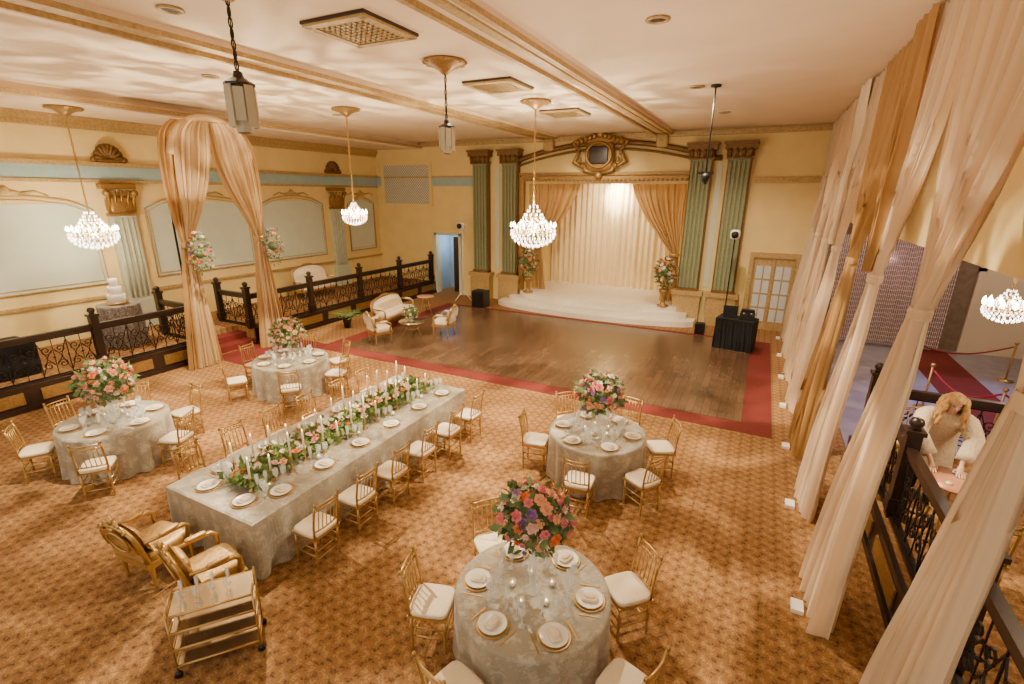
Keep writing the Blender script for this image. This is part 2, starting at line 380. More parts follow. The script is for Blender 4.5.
thing('stage_backdrop_curtain','pleated cream backdrop curtain at rear of stage','curtain',[('curtain_panel',pleat(-8.4,-2.55,0,4.6,.24,.07).mesh('bd',M['stagec'])),('curtain_rod',MB().tube([(-8.4,.06,4.62),(-2.55,.06,4.62)],.03,8).mesh('rod',M['gold']))],(0,20.7,.54))
def drape(rows,axis='y',folds=9,seed=0,nu=100,steps=5):
    rnd=random.Random(seed); ph=[rnd.uniform(0,6.28) for _ in range(4)]
    def cr(a,b,c,d,t): return .5*((2*b)+(-a+c)*t+(2*a-5*b+4*c-d)*t*t+(-a+3*b-3*c+d)*t*t*t)
    R=[]
    for k in range(len(rows)-1):
        A=rows[max(k-1,0)];B=rows[k];C=rows[k+1];D=rows[min(k+2,len(rows)-1)]
        for s_ in range(steps):
            t=s_/steps; R.append([cr(A[q],B[q],C[q],D[q],t) for q in range(5)])
    R.append(list(rows[-1]))
    vs=[];fs=[]; nr=len(R)
    for j,r in enumerate(R):
        v=j/nr
        for i_ in range(nu+1):
            u=-1+2*i_/nu
            uu=u+.03*sin(v*5+ph[3])
            off=r[4]*(sin(uu*folds*pi+ph[0])*(.75+.25*sin(v*7+u*3))+.5*sin(uu*folds*1.63*pi+ph[1])+.3*sin(uu*folds*.37*pi+ph[2])); lat=r[3]*u+.2*r[4]*sin(u*folds*2*pi+ph[2])
            if axis=='y': vs.append((r[0]+off,r[1]+lat,r[2]))
            else: vs.append((r[0]+lat,r[1]+off,r[2]))
    n=nu+1
    for j in range(len(R)-1):
        for i_ in range(nu): fs.append((j*n+i_,j*n+i_+1,(j+1)*n+i_+1,(j+1)*n+i_))
    return MB().add(vs,fs,True)
def tieband(c,rx,ry,h=.09):
    m=MB(); n=24; vs=[];fs=[]
    pr=[(1.0,-h),(1.08,-h*.6),(1.02,-h*.2),(1.1,h*.2),(1.04,h*.6),(1.0,h)]
    for q,z in pr:
        for k in range(n):
            a=2*pi*k/n; w_=1+.05*sin(a*7); vs.append((c[0]+rx*q*w_*cos(a),c[1]+ry*q*w_*sin(a),c[2]+z))
    for j in range(len(pr)-1):
        for k in range(n): l=(k+1)%n; fs.append((j*n+k,j*n+l,(j+1)*n+l,(j+1)*n+k))
    return m.add(vs,fs,True)
for k,y in enumerate([1.2,3.15,5.3,7.4,9.35,11.35,13.3,15.25,17.2]):
    gm=M['drapegold'] if k==4 else M['drape']
    hw=[.96,.95,.86,.66,.36,.09,.09,.2,.38,.5]; zz=[6.4,5.9,5.3,4.7,4.1,3.5,3.35,2.6,1.3,.01]
    am=[.04,.06,.07,.075,.06,.045,.045,.065,.085,.1]; xx=[1.46,1.46,1.45,1.42,1.38,1.33,1.32,1.28,1.18,1.12]; yy=[0,0,0,0,0,0,0,.03,.1,.15]
    if k==1: hw[7:]=[.16,.28,.4]; yy=[0]*10
    rows=[(xx[q],yy[q],zz[q],hw[q],am[q]) for q in range(10)]
    parts=[('curtain_panel',drape(rows,'y',13,k).mesh('dr',gm)),('tieback',tieband((1.33,0,3.42),.08,.11,.05).mesh('tb',gm)),
           ('base_plate',MB().bx(.86,.98,-.1,.08,0,.05).mesh('bp',M['white']))]
    if k in(3,5):
        rows2=[(xx[q]-.1,[.5,.46,.38,.26,.1,0][q],zz[q],hw[q]*.42,am[q]*.8) for q in range(6)]
        parts.append(('tan_swag' if k!=5 else 'sheer_swag',drape(rows2,'y',7,k+20).mesh('dr2',M['drapegold'] if k!=5 else M['cream'])))
    thing('drape','tall %s ballroom drape tied back at mid height'%('tan gold' if gm!=M['drape'] else 'cream sheer'),'drape',parts,(0,y,0),0,'floor to ceiling tied drapes')
thing('curtain_rail','long gold curtain rail under the ceiling','curtain rail',[('rail',MB().tube([(0,-1,0),(0,18.1,0)],.03,8).mesh('cr',M['gold']))],(1.46,0,6.4))
def archdrape():
    p=[]
    for s,sd in((-1,3),(1,4)):
        rows=[]
        for z,c,hw,am in [(5.98,.42,.4,.06),(5.7,.56,.56,.08),(5.2,.64,.6,.09),(4.5,.76,.5,.09),(3.8,.92,.28,.07),(3.25,1.0,.11,.05),(3.05,1.01,.11,.05),(2.2,1.02,.22,.06),(1.0,1.04,.34,.08),(.01,1.05,.44,.09)]:
            rows.append((0,s*c,z,hw,am))
        p.append(('curtain_panel',drape(rows,'y',9,sd).mesh('ad',M['drapegold'])))
        rows2=[(.12+r[0],r[1]-s*.1,r[2],r[3]*.72,r[4]*.7) for r in rows[:5]]+[(.06+r[0],r[1]-s*.05,r[2],r[3]*.65,r[4]*.7) for r in rows[5:]]
        p.append(('sheer_panel',drape(rows2,'y',7,sd+5).mesh('ad2',M['champ'])))
        p.append(('tieback',tieband((.03,s*1.0,3.12),.1,.14,.07).mesh('atb',M['gold'])))
    pts=[(.03,1.0*cos(pi*k/16),5.2+.88*sin(pi*k/16)) for k in range(17)]
    p.append(('arch_valance',MB().tube(pts,.09,12).mesh('av',M['champ'])))
    p.append(('arch_frame',MB().tube([(-.12,-1.15,0)]+[(-.12,1.15*cos(pi-pi*k/16),5.1+.95*sin(pi*k/16)) for k in range(17)]+[(-.12,1.15,0)],.025,6).mesh('af',M['iron'])))
    return p
thing('draped_arch','tall cream and tan draped entrance arch over terrace steps','draped arch',archdrape(),(-12.55,8.2,.006))
def prosc():
    m=MB(); x0,x1,z1=-8.6,-2.35,4.85
    for t,d,o in((.16,.2,0),(.1,.12,.2)):
        m.bx(x0-o-t,x0-o,YB-d,YB,.54,z1+o+t).bx(x1+o,x1+o+t,YB-d,YB,.54,z1+o+t).bx(x0-o,x1+o,YB-d,YB,z1+o,z1+o+t)
    for k in range(40):
        x=x0+(x1-x0)*k/39; m.sup((x,YB-.2,z1+.02),(.1,.08,.1),1,8,6)
    return m
struct('trim_60',prosc(),M['oldgold'])
m=MB(); pts=[(-9.3,YB-.1,5.55)]+[(-9.0+7.2*k/20,YB-.1,5.55+.6*sin(pi*k/20)**.8) for k in range(21)]+[(-1.5,YB-.1,5.55)]
m.tube(pts,.09,6); m.tube([(p[0],p[1]-.05,p[2]-.22) for p in pts[1:-1]],.04,6)
struct('trim_61',m,M['bronze'])
idx=62
for x in (-10.55,-9.2,-2.1,-.95):
    m=MB().bx(x-.3,x+.3,YB-.24,YB,1.15,5.5)
    for q in(-.27,-.135,0,.135,.27): m.bx(x+q-.035,x+q+.035,YB-.3,YB-.24,1.25,5.42)
    struct('trim_%d'%idx,m,M['green']); idx+=1
    c=MB().bx(x-.46,x+.46,YB-.42,YB,5.78,5.95).bx(x-.4,x+.4,YB-.34,YB,5.5,5.58); c.sup((x,YB-.24,5.68),(.84,.34,.3),.5)
    for q in(-.3,-.1,.1,.3): c.tube([(x+q,YB-.38,5.55),(x+q,YB-.44,5.7),(x+q,YB-.4,5.8)],.05,5)
    c.bx(x-.5,x+.5,YB-.46,YB,5.95,6.02); c.bx(x-.36,x-.3,YB-.2,YB,1.15,5.5).bx(x+.3,x+.36,YB-.2,YB,1.15,5.5).bx(x-.36,x+.36,YB-.31,YB,1.15,1.25)
    struct('trim_%d'%idx,c,M['bronze']); idx+=1
    struct('trim_%d'%idx,MB().bx(x-.46,x+.46,YB-.36,YB,0,1.0).bx(x-.52,x+.52,YB-.42,YB,1.0,1.15).bx(x-.3,x+.3,YB-.38,YB,.25,.8),M['trimgold']); idx+=1
struct('trim_%d'%idx,MB().bx(-9.95,-9.75,YB-.03,YB,1.3,5.4).bx(-1.62,-1.45,YB-.03,YB,1.3,5.4),M['sage']); idx+=1
def crest():
    m=MB(); m.sup((0,0,0),(1.1,.3,1.1),.55); m.bx(-.8,.8,-.12,.12,.45,.6)
    m.tube([(.46*cos(a),-.16,.02+.42*sin(a)) for a in [2*pi*k/20 for k in range(20)]],.05,6,closed=True)
    for s in(-1,1):
        m.tube([(s*.5,-.05,-.45),(s*.95,-.05,-.2),(s*.75,-.05,.2),(s*1.0,-.05,.45),(s*.7,-.05,.6)],[.06,.1,.07,.1,.05],6)
        m.tube([(s*.1,-.05,-.6),(s*.5,-.05,-.5),(s*.6,-.05,-.2)],[.05,.09,.05],6)
        for k in range(5): m.sup((s*(.2+.15*k),-.12,.66-.05*k),(.17,.16,.2),.9,10,8)
        for k in range(4): m.sup((s*(.62+.08*k),-.1,-.35+.22*k),(.14,.14,.2),1,8,6)
    m.sup((0,-.08,.76),(.3,.2,.4),1); m.sup((0,-.08,-.68),(.3,.2,.3),1)
    return m
thing('stage_crest','carved gilded crest with dark recess above the stage','crest',[('carving',crest().mesh('crest',M['oldgold'])),('recess',MB().sup((0,-.13,.02),(.72,.12,.62),.3).mesh('rc',M['dark']))],(-5.6,YB-.15,5.7))
for s,x in((-1,-8.45),(1,-2.5)):
    rows=[]
    for z,c,hw,am in [(4.75,1.0,.98,.05),(4.3,.94,.88,.07),(3.6,.76,.66,.08),(2.9,.48,.38,.07),(2.35,.26,.16,.05),(2.2,.26,.16,.05),(1.5,.3,.24,.06),(.56,.34,.3,.07)]:
        rows.append((-s*c,0,z,hw,am))
    thing('stage_curtain','champagne gold stage curtain swept aside with a tieback','curtain',[('curtain_panel',drape(rows,'x',9,11+s).mesh('sc',M['stagedrape'])),('tieback',tieband((-s*.26,0,2.27),.19,.11,.06).mesh('st',M['gold']))],(x,YB+.4,0),0,'pair of stage side curtains')
struct('door_1',MB().bx(-13.05,-12.93,YB-.08,YB+.05,0,2.68).bx(-11.77,-11.65,YB-.08,YB+.05,0,2.68).bx(-13.05,-11.65,YB-.08,YB+.05,2.6,2.72),M['sage'])
struct('wall_vestibule',MB().bx(-13.3,-11.4,19.6,19.7,0,2.9).bx(-13.3,-13.2,YB+.25,19.6,0,2.9).bx(-11.5,-11.4,YB+.25,19.6,0,2.9).bx(-13.3,-11.4,YB+.25,19.7,2.8,2.9),M['doorblue'])
thing('exit_door','dark door leaf standing open in the doorway','door',[('door_leaf',MB().box((.3,0,1.25),(.6,.05,2.5)).mesh('dl',M['dark'])),('door_handle',MB().tube([(.5,-.03,1.1),(.5,-.08,1.1),(.4,-.08,1.1)],.015,6).mesh('dh',M['gold']))],(-12.4,YB+.5,.0),radians(20))
def panes():
    m=MB()
    for a in(-1,1):
        for j in range(4): 
            for k in(0,1): m.box((a*(.17+.24*k),-.03,.5+.48*j),(.2,.02,.42))
    return m
thing('lattice_door','cream double door with frosted glass panes','door',[('door_leaf',MB().box((0,0,1.2),(1.2,.05,2.4)).mesh('fd',M['trimgold'])),('door_frame',MB().box((-.68,-.03,1.25),(.14,.12,2.5)).box((.68,-.03,1.25),(.14,.12,2.5)).box((0,-.03,2.5),(1.5,.14,.16)).box((0,-.04,1.2),(.05,.06,2.4)).mesh('ff',M['trimgold'])),('glass_panes',panes().mesh('fp',M['pane']))],(.5,YB-.04,0))
# ---------------------------------------------------------------- ceiling fixtures
def ventgrid():
    m=MB()
    for k in range(9):
        m.box((-.4+.1*k,0,-.05),(.03,.84,.03)).box((0,-.4+.1*k,-.05),(.84,.03,.03))
    m.box((0,.5,-.05),(1.1,.12,.05)).box((0,-.5,-.05),(1.1,.12,.05)).box((.5,0,-.05),(.12,1.1,.05)).box((-.5,0,-.05),(.12,1.1,.05))
    return m
va,vb=MB().box((0,0,-.02),(1.15,1.15,.04)).mesh('v',M['dark']),ventgrid().mesh('vg',M['trimgold'])
for y in(5.6,9.4,13.1): thing('ceiling_vent','square gilded ceiling vent with open fretwork','ceiling vent',[('backing',va),('fretwork',vb)],(-5.05,y,ZC),0,'gilded ceiling vents',.92)
dl=(MB().lathe([(.14,0),(.15,-.02),(.11,-.03),(.1,-.01)],20).mesh('d',M['trimgold']),MB().lathe([(.1,-.012),(.0,-.014)],16).mesh('db',M['black']))
for x,y in((-1.5,6.9),(-1.55,11.2),(-9.6,6.5),(-6.6,4.1),(-1.3,14.8),(-11,11)): thing('downlight','round recessed ceiling downlight with gold rim','downlight',[('rim',dl[0]),('lens',dl[1])],(x,y,ZC),0,'recessed downlights')
def chainm(L):
    m=MB(); n=int(L/.09)
    for k in range(n):
        z=-L*k/n-.045; a=(k%2)*pi/2
        m.tube([(.022*cos(t)*cos(a),.022*cos(t)*sin(a),z+.055*sin(t)) for t in [2*pi*q/8 for q in range(8)]],.007,4,closed=True)
    m.tube([(0,0,0),(0,0,-L)],.006,4); return m
cm=MB().lathe([(.0,0),(.34,0),(.36,-.03),(.3,-.06),(.2,-.09),(.12,-.14),(.05,-.2),(.0,-.2)],20)
for k in range(12):
    a=2*pi*k/12; cm.sup((.31*cos(a),.31*sin(a),-.03),(.12,.12,.07),1,8,6)
cm=cm.mesh('can',M['oldgold'])
BULB=MB().lathe([(0,0),(.028,.02),(.028,.07),(0,.13)],6).mesh('cb',M['bulb'])
def chandelier(loc,ztop,s,label):
    x,y,z=loc; R=.52*s; Zs=.78*s
    fr=MB(); cr=MB()
    for rr,zz in((R,-.02),(R*.6,.2),(R*.28,.42)):
        fr.tube([(rr*cos(a),rr*sin(a),zz*Zs) for a in [2*pi*k/24 for k in range(24)]],.014*s,5,closed=True)
    fr.tube([(0,0,.8*Zs),(0,0,-.35*Zs)],.02*s,6)
    for k in range(12):
        a=2*pi*k/12; c_,s_=cos(a),sin(a)
        fr.tube([(.03*c_,.03*s_,.0),(R*.5*c_,R*.5*s_,-.12*s),(R*c_,R*s_,-.03*s),(R*1.05*c_,R*1.05*s_,.08*s)],.012*s,4)
    def drop(px,py,pz,q):
        cr.lathe([(0,q*1.5),(q*.75,0),(0,-q*1.5)],4,(px,py,pz),smooth=False)
    rings=[(R*1.05,.0,26),(R*1.06,-.1,28),(R*1.0,-.2,26),(R*.88,-.3,22),(R*.7,-.38,18),(R*.48,-.44,12),(R*.25,-.48,8),(R*.0,-.52,1),(R*.85,.12,22),(R*.7,.22,18),(R*.42,.5,10),(R*.5,.4,12),(R*.6,.3,14),(R*.28,.62,8),(R*.2,.74,6)]
    for rr,zz,n in rings:
        for k in range(n):
            a=2*pi*k/n+zz*7; drop(rr*cos(a),rr*sin(a),zz*Zs,.03*s)
    parts=[('canopy',cm,(0,0,ztop-z)),('chain',chainm(ztop-z-.75*Zs-.1).mesh('ch',M['gold']),(0,0,ztop-z-.1)),('frame',fr.mesh('cf',M['gold'])),('crystals',cr.mesh('cc',M['crystal']),(0,0,0),0,'lit faceted crystal drops','stuff')]
    parts+=[('bulb',BULB,(R*1.05*cos(2*pi*k/12),R*1.05*sin(2*pi*k/12),.09*s)) for k in range(12)]
    thing('chandelier',label,'chandelier',parts,loc,0,'crystal chandeliers')
CH=[((-14.6,6.24,3.36),6.2,.88,'large lit crystal chandelier hanging above terrace railing'),((-10.0,10.3,3.76),ZC,.58,'small lit crystal chandelier on a long chain'),((-5.1,11.3,3.5),ZC,1.0,'large lit crystal chandelier hanging above the dance floor')]
for c in CH: chandelier(*c)
chandelier((3.5,9.9,2.75),3.75,.5,'lit crystal chandelier in the side hall')
def lantern(s):
    m=MB()
    for i_ in range(8):
        a=2*pi*i_/8; r=.17*s; h=.5*s if i_%2==0 else .4*s
        T=rotz(a,(r*cos(a),r*sin(a),0)); m.box((0,0,-.02*s if i_%2==0 else 0),(.02*s,.12*s,h),T)
    m.lathe([(.1*s,-.33*s),(.13*s,-.2*s),(.13*s,.2*s)],8,smooth=False)
    f=MB().lathe([(.0,.42*s),(.05*s,.4*s),(.07*s,.33*s),(.19*s,.26*s),(.19*s,.23*s),(.0,.23*s)],8,smooth=False)
    g=MB().lathe([(.0,-.36*s),(.1*s,-.34*s),(.0,-.33*s)],8)
    return m.mesh('lg',M['frost']),f.mesh('lf',M['dark']),g.mesh('lfi',M['oldgold'])
for loc,s in(((-5.2,3.83,5.28),.82),((-5.0,7.45,5.28),.72)):
    a,b,g=lantern(s)
    thing('pendant_lantern','stepped frosted glass deco pendant lantern on chain','pendant lamp',[('lamp_shade',a),('cap',b),('bottom_finial',g),('chain',chainm(ZC-loc[2]-.4*s-.05).mesh('pc',M['iron']),(0,0,ZC-loc[2]-.05)),('canopy',cm,(0,0,ZC-loc[2]))],loc,0,'deco pendant lanterns')
thing('hanging_spotlight','black stage spotlight cluster on a thin ceiling rod','spotlight',[('rod',MB().tube([(0,0,0),(0,0,1.75)],.015,6).lathe([(0,1.75),(.1,1.75),(.1,1.71),(0,1.7)],12).mesh('hr',M['black'])),('lamp_head',MB().lathe([(.05,-.1),(.09,.08),(.06,.12),(0,.13)],12,T=Matrix.Rotation(.9,4,'X')).box((0,0,.12),(.3,.05,.05)).mesh('hh',M['black']))],(-1.2,11.2,ZC-1.75))
# ---------------------------------------------------------------- chairs
def turned(h,r=.016):
    return MB().lathe([(r*.7,0),(r,.02),(r*.8,h*.2),(r*1.25,h*.24),(r*1.25,h*.27),(r*.85,h*.3),(r,h*.6),(r*1.3,h*.64),(r*1.3,h*.67),(r,h*.7),(r,h)],8)
LEG=turned(.43).mesh('leg',M['gold'])
def chseat():
    m=MB().box((0,0,.43),(.4,.4,.025))
    for y in(-.17,.17): m.tube([(-.17,y,.14),(.17,y,.14)],.009,6).tube([(-.17,y,.25),(.17,y,.25)],.009,6)
    for x in(-.17,.17): m.tube([(x,-.17,.18),(x,.17,.18)],.009,6).tube([(x,-.17,.29),(x,.17,.29)],.009,6)
    return m
def chback():
    m=MB()
    for x in(-.18,.18): m.tube([(x,-.18,.43),(x,-.185,.6),(x,-.22,.8),(x,-.25,.92)],.014,6).lathe([(.02,0),(.012,.03),(0,.035)],8,(x,-.25,.92))
    for z,y in((.9,-.245),(.84,-.23),(.54,-.185)): m.tube([(-.18,y,z),(-.06,y-.02,z),(.06,y-.02,z),(.18,y,z)],.012,6)
    for k in range(5):
        x=-.12+.06*k; m.tube([(x,-.195,.54),(x,-.24,.84)],.007,5)
    for k in range(7):
        x=-.15+.05*k; m.lathe([(0,-.022),(.01,0),(0,.022)],5,(x,-.25,.87))
    return m
chparts=[('seat',chseat().mesh('cs',M['gold'])),('seat_cushion',MB().sup((0,0,.468),(.41,.41,.06),.4).mesh('cu',M['cushion'])),('backrest',chback().mesh('cbk',M['gold']))]+[('leg',LEG,(x,y,0)) for x in(-.17,.17) for y in(-.17,.17)]
C0=None
def chair(x,y,tx,ty,z=0,lab='gold chiavari chair with ivory cushion at a dining table'):
    global C0
    a=atan2(-(tx-x),ty-y)
    if C0 is None:
        C0=thing('dining_chair',lab,'chair',chparts,(x,y,z),a,'gold chiavari dining chairs'); return C0
    return dup(C0,(x,y,z),a,lab)
T1=(-1.49,3.45);T2=(-1.92,6.9);T3=(-9.2,3.6);T4=(-9.2,7.1)
lt='gold chiavari chair with ivory cushion at round table'
for p in[(-2.45,3.15),(-2.3,4.15),(-.75,4.2),(-.5,3.15),(-1.75,2.48)]: chair(*p,*T1,lab=lt)
for p in[(-2.9,6.7),(-2.65,7.65),(-1.85,5.88),(-1.05,6.35),(-1.0,7.4),(-1.7,7.9)]: chair(*p,*T2,lab=lt)
for p in[(-10.2,3.4),(-9.75,2.75),(-8.4,2.95),(-8.25,4.0),(-9.1,4.65),(-10.0,4.3)]: chair(*p,*T3,lab=lt)
for p in[(-9.75,6.1),(-8.35,6.35),(-8.2,7.45),(-8.8,8.12),(-9.8,8.05),(-10.3,7.0)]: chair(*p,*T4,lab=lt)
for y in(3.45,4.15,4.85,5.55,6.3,7.0):
    chair(-4.42,y,-5.5,y,lab='gold chiavari chair with ivory cushion at banquet table'); chair(-6.72,y,-5.5,y,lab='gold chiavari chair with ivory cushion at banquet table')
chair(2.35,8.35,2.5,7.0,TZ,lab='gold chiavari chair beside cocktail table on terrace'); chair(2.4,5.85,2.4,6.6,TZ,lab='gold chiavari chair beside cocktail table on terrace')
# ---------------------------------------------------------------- tables
def roundcloth(R,seed):
    rnd=random.Random(seed); n=120; vs=[];fs=[]; ph=rnd.uniform(0,6)
    prof=[(0,.765,0),(R*.6,.765,0),(R*.97,.765,0),(R,.755,0),(R*1.005,.72,.004),(R*1.0,.5,.018),(R*1.0,.25,.03),(R*1.01,.012,.042)]
    for r,z,a in prof:
        for i_ in range(n):
            t=2*pi*i_/n; rr=r+a*(sin(t*14+ph)+.5*sin(t*23+ph*2)); vs.append((rr*cos(t),rr*sin(t),z))
    for j in range(len(prof)-1):
        for i_ in range(n):
            k=(i_+1)%n; fs.append((j*n+i_,j*n+k,(j+1)*n+k,(j+1)*n+i_))
    return MB().add(vs,fs,True)
def rtable(c,R,seed,lab,z=0,cm_='damask',sz=1,nm='round_table'):
    m1=roundcloth(R,seed).mesh('tc',M[cm_])
    base=MB().lathe([(R-.03,.72),(R-.03,.75)],32).lathe([(.3,0),(.25,.04),(.05,.1),(.05,.7),(.2,.72)],16).mesh('tb',M['dark'])
    return thing(nm,lab,'table',[('tablecloth',m1),('table_base',base)],(c[0],c[1],z),0,None,(1,1,sz))
rtable(T1,.74,1,'round dining table with taupe damask cloth and place settings')
rtable(T2,.76,2,'round dining table with taupe damask cloth beside dance floor')
rtable(T3,.76,3,'round table with taupe damask cloth near the terrace railing')
rtable(T4,.8,4,'round table with taupe damask cloth near the draped arch')
LX0,LX1,LY0,LY1=-6.4,-4.72,2.85,7.4
def longcloth():
    a,b=(LX1-LX0)/2,(LY1-LY0)/2; per=[]
    n=60
    for k in range(n): per.append((-a+2*a*k/n,-b,0,-1))
    for k in range(n*2): per.append((a,-b+2*b*k/(2*n),1,0))
    for k in range(n): per.append((a-2*a*k/n,b,0,1))
    for k in range(n*2): per.append((-a,b-2*b*k/(2*n),-1,0))
    vs=[];fs=[]; N_=len(per)
    for z,am,ins in((.765,0,.03),(.755,0,0),(.7,.004,0),(.35,.02,0),(.012,.035,0)):
        for q,(x,y,nx,ny) in enumerate(per):
            o=am*(sin(q*.55)+.5*sin(q*.93)+.2)
            vs.append((x*(1-ins/a)+nx*o,y*(1-ins/b)+ny*o,z))
    for j in range(4):
        for q in range(N_):
            k=(q+1)%N_; fs.append((j*N_+q,(j+1)*N_+q,(j+1)*N_+k,j*N_+k))
    fs.append(tuple(range(N_)))
    return MB().add(vs,fs,False)
LC=((LX0+LX1)/2,(LY0+LY1)/2)
tb=MB()
for x in(-.7,.7):
    for y in(-2.1,0,2.1): tb.box((x,y,.36),(.06,.06,.72))
tb.box((0,0,.735),(1.6,4.45,.03))
thing('banquet_table','long wide banquet table with taupe damask cloth','table',[('tablecloth',longcloth().mesh('lc',M['damask'])),('table_frame',tb.mesh('lb',M['dark']))],(LC[0],LC[1],0))
TT=.766
CP=MB().lathe([(0,0),(.11,0),(.145,.008),(.15,.012),(.145,.014),(.11,.006),(0,.005)],28).mesh('cp',M['gold'])
DP=MB().lathe([(0,0),(.08,0),(.125,.014),(.128,.017),(.12,.016),(.08,.006),(0,.006)],28).mesh('dp',M['white'])
NP=MB().sup((0,0,.012),(.1,.16,.022),.5).sup((.01,.0,.026),(.07,.1,.02),.7).mesh('np',M['cream'])
WG=MB().lathe([(.035,0),(.035,.004),(.006,.012),(.005,.09),(.02,.11),(.036,.14),(.038,.18),(.03,.22),(.028,.22),(.034,.18),(.03,.13),(0,.11)],14).mesh('wg',M['glass'])
CG=MB().lathe([(.03,0),(.03,.004),(.005,.01),(.004,.09),(.018,.12),(.024,.2),(.02,.25),(.018,.25),(.02,.19),(0,.11)],12).mesh('cg',M['glass'])
FK=MB().box((0,-.03,.002),(.012,.14,.004)).box((0,.06,.003),(.024,.05,.004)).mesh('fk',M['gold'])
KN=MB().box((0,-.05,.002),(.012,.1,.004)).box((0,.05,.003),(.018,.11,.003)).mesh('kn',M['gold'])
VO=MB().lathe([(.025,0),(.035,.005),(.036,.06),(.033,.06),(.031,.01),(0,.008)],14).mesh('vo',M['glass']); VC=MB().lathe([(.028,.01),(.028,.035),(0,.036)],12).mesh('vc',M['wax'])
VF=MB().lathe([(0,.036),(.007,.045),(0,.065)],6).mesh('vf',M['flame'])
def setting(x,y,a,where,z=TT):
    ca,sa=cos(a),sin(a); rz=a-pi/2
    P=lambda f,r:(x+ca*f+sa*r,y+sa*f-ca*r,z)
    ob('charger_plate',CP,None,P(0,0),rz,'gold rimmed charger plate on '+where,'plate',group='charger plates')
    q=P(0,0); ob('dinner_plate',DP,None,(q[0],q[1],z+.0145),rz,'round white dinner plate on a gold charger','plate',group='dinner plates')
    ob('napkin',NP,None,(q[0],q[1],z+.024),rz,'folded cream napkin on dinner plate','napkin',group='folded napkins')
    ob('wine_glass',WG,None,P(.2,.1),rz,'clear stemmed wine glass on '+where,'glass',group='wine glasses')
    ob('wine_glass',WG,None,P(.17,.19),rz,'clear stemmed wine glass on '+where,'glass',group='wine glasses')
    ob('champagne_flute',CG,None,P(.22,-.03),rz,'clear champagne flute on '+where,'glass',group='champagne flutes')
    ob('fork',FK,None,P(0,-.18),rz,'gold dinner fork on '+where,'fork',group='gold forks'); ob('knife',KN,None,P(0,.18),rz,'gold dinner knife on '+where,'knife',group='gold knives')
def votive(x,y,z=TT):
    thing('votive_candle','small votive candle in clear glass holder','candle',[('holder',VO),('candle',VC),('flame',VF)],(x,y,z),0,'votive candles')
for (c,R,n,off) in((T1,.54,6,.25),(T2,.56,6,.1),(T3,.56,6,.2),(T4,.6,7,0)):
    for k in range(n):
        a=off+2*pi*k/n; setting(c[0]+R*cos(a),c[1]+R*sin(a),a+pi,'round damask table')
    for k in range(5):
        a=.8+2*pi*k/5; votive(c[0]+.2*cos(a),c[1]+.2*sin(a))
for y in(3.45,4.15,4.85,5.55,6.3,7.0):
    setting(-4.98,y,pi,'long banquet table'); setting(-6.14,y,0,'long banquet table')
for x in(-5.9,-5.2): setting(x,3.1,pi/2,'long banquet table')
# ---------------------------------------------------------------- flowers
def rose(m_):
    m=MB()
    for ring,(n,r,h,tilt) in enumerate(((3,.3,.75,.15),(5,.6,.65,.5),(6,.95,.45,.95))):
        for k in range(n):
            a=2*pi*k/n+ring*.5; vs=[]
            for j in range(4):
                t=j/3; rr=r*.25+r*.75*t*sin(tilt+.5); zz=h*t*cos(tilt*.8)-.1*ring
                w_=(.12+.5*sin(pi*min(1,t*.75+.1)))*(.6+.25*ring)
                for s in(-1,0,1): 
                    q=a+s*w_*.9/ max(.35,rr+.3); rq=rr+(.05 if s==0 else 0); vs.append((rq*cos(q),rq*sin(q),zz-(.06*abs(s) if j==3 else 0)))
            fs=[(j*3+i_,j*3+i_+1,j*3+i_+4,j*3+i_+3) for j in range(3) for i_ in(0,1)]
            m.add(vs,fs,True)
    m.sup((0,0,.25),(.45,.45,.6),1,8,6); m.sup((0,0,-.1),(1.1,1.1,.5),1,10,6)
    return m.mesh('rose',m_)
ROSE={k:rose(v) for k,v in FL.items()}
def leafcloud(m,n,fn,size,rnd):
    for k in range(n):
        p,nm=fn(rnd); p=Vector(p); nm=Vector(nm)+Vector((rnd.uniform(-.6,.6),rnd.uniform(-.6,.6),rnd.uniform(-.4,.6)))
        if nm.length<.01: nm=Vector((0,0,1))
        nm.normalize(); t=nm.orthogonal().normalized(); t=Matrix.Rotation(rnd.uniform(0,6.28),3,nm)@t; b=nm.cross(t)
        L=size*rnd.uniform(.7,1.4); d=(nm*.8+b*.6).normalized(); w_=t*L*.28
        m.add([p,p+d*L*.5+w_,p+d*L+nm*-.1*L,p+d*L*.5-w_,p+d*L*.5+b*L*.06],[(0,1,4),(1,2,4),(2,3,4),(3,0,4)],True)
    return m
